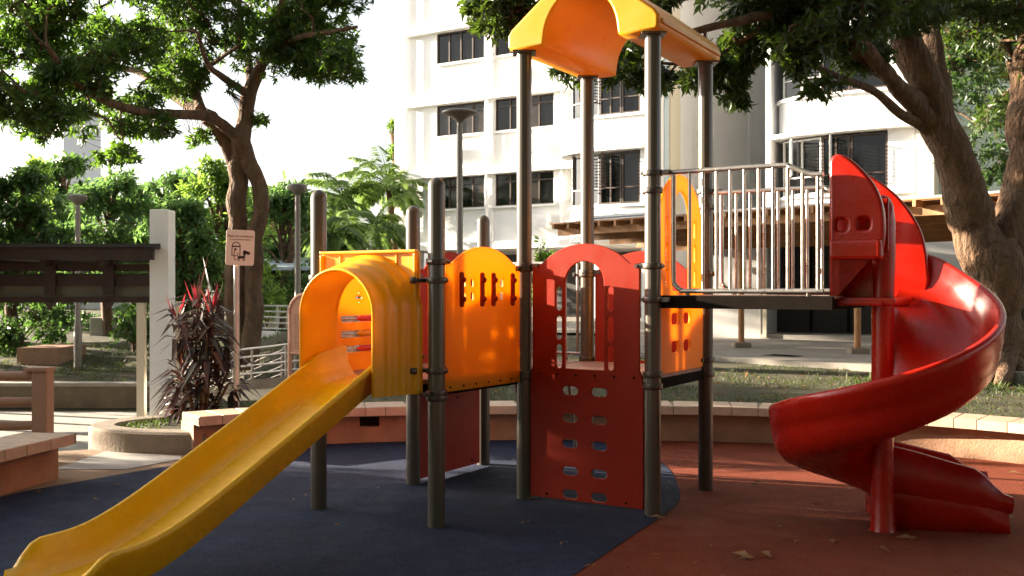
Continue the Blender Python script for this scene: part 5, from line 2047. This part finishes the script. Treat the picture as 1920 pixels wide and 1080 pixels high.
def leaf_litter(name, n, sampler):
    C_ = [sampler() for _ in range(n)]
    o = leaves_mesh(name, C_, [(rnd.gauss(0, 1), rnd.gauss(0, 1), rnd.uniform(-.05, .25)) for _ in C_], [(rnd.gauss(0, .3), rnd.gauss(0, .3), 1) for _ in C_], rng.uniform(.06, .13, n), rng.uniform(.025, .045, n), M['dead_leaf'], droop=.1)
    o["kind"] = 'stuff'


leaf_litter('lawn_leaf_litter', 420, lambda: (lambda x, y: (x, y, terrain(x, y) + .012))(rnd.uniform(-2.4, 8), rnd.uniform(10.6, 14.5)))
leaf_litter('garden_leaf_litter', 420, lambda: (lambda x, y: (x, y, terrain(x, y) + .02))(rnd.uniform(-14, -5.5), rnd.uniform(19.9, 25)))

fallen = [(1410, 1052, .13, 'large curled dead leaf lying on the red rubber nearest the camera'), (1446, 1050, .12, 'curled dead leaf just right of the nearest one on the red rubber'), (1497, 1018, .10, 'pale dead leaf in front of the spiral column'),
          (1560, 1022, .09, 'thin dead leaf lying right of the pale one in front of the spiral column'), (1640, 1030, .09, 'brown dead leaf below the foot of the spiral column'), (1715, 1012, .09, 'dead leaf in front of the red exit chute'), (1245, 975, .09, 'yellow-brown leaf at the blue and red rubber border by the tower post'),
          (1520, 945, .08, 'small dead leaf left of the spiral column'), (1405, 912, .07, 'tiny leaf on red rubber behind the tower'), (1888, 888, .09, 'pale leaf beyond the red exit chute'), (1005, 937, .06, 'small leaf at the foot of the red arch panel'), (72, 927, .08, 'brown leaf at the far left rim of the blue rubber'),
          (170, 938, .06, 'small leaf on blue rubber behind the slide foot'), (225, 912, .05, 'tiny leaf on blue rubber left of the slide'), (1112, 1063, .05, 'tiny leaf on the red rubber at the bottom edge'), (985, 981, .05, 'speck of leaf on blue rubber between the front posts'), (1055, 1020, .05, 'tiny pale leaf on blue rubber near the bottom')]
for px, py, ln, lab in fallen:
    Y = F * 1.55 / (py - 540)
    p = Vector(((px - 960) / F * Y, Y, .010))
    a = rnd.uniform(0, 6.28)
    o = leaves_mesh('fallen_leaf', [(0, 0, 0), (ln * .2, .02, .004)], [(math.cos(a), math.sin(a), .22), (math.cos(a + .8), math.sin(a + .8), .10)], [(rnd.gauss(0, .4), rnd.gauss(0, .4), 1)] * 2, np.array([ln, ln * .6]) * 1.3, np.array([ln * .38, ln * .26]), M['dead_leaf'], droop=.25)
    o.location = p
    tag(o, lab, 'leaf', 'fallen leaves on the rubber')

for k in range(30):
    if k < 20:
        x, y = rnd.uniform(.6, 4.2), rnd.uniform(4.4, 8.6)
    else:
        x, y = rnd.uniform(-3.4, .5), rnd.uniform(5.0, 9.0)
    a = rnd.uniform(0, 6.28)
    ln = rnd.uniform(.025, .06)
    o = leaves_mesh('leaf_scrap', [(0, 0, 0)], [(math.cos(a), math.sin(a), .12)], [(rnd.gauss(0, .4), rnd.gauss(0, .4), 1)], np.array([ln]), np.array([ln * .4]), M['dead_leaf'], droop=.2)
    o.location = (x, y, .008)
    tag(o, 'tiny dry leaf scrap lying on the rubber ground', 'leaf', 'leaf scraps on the rubber')
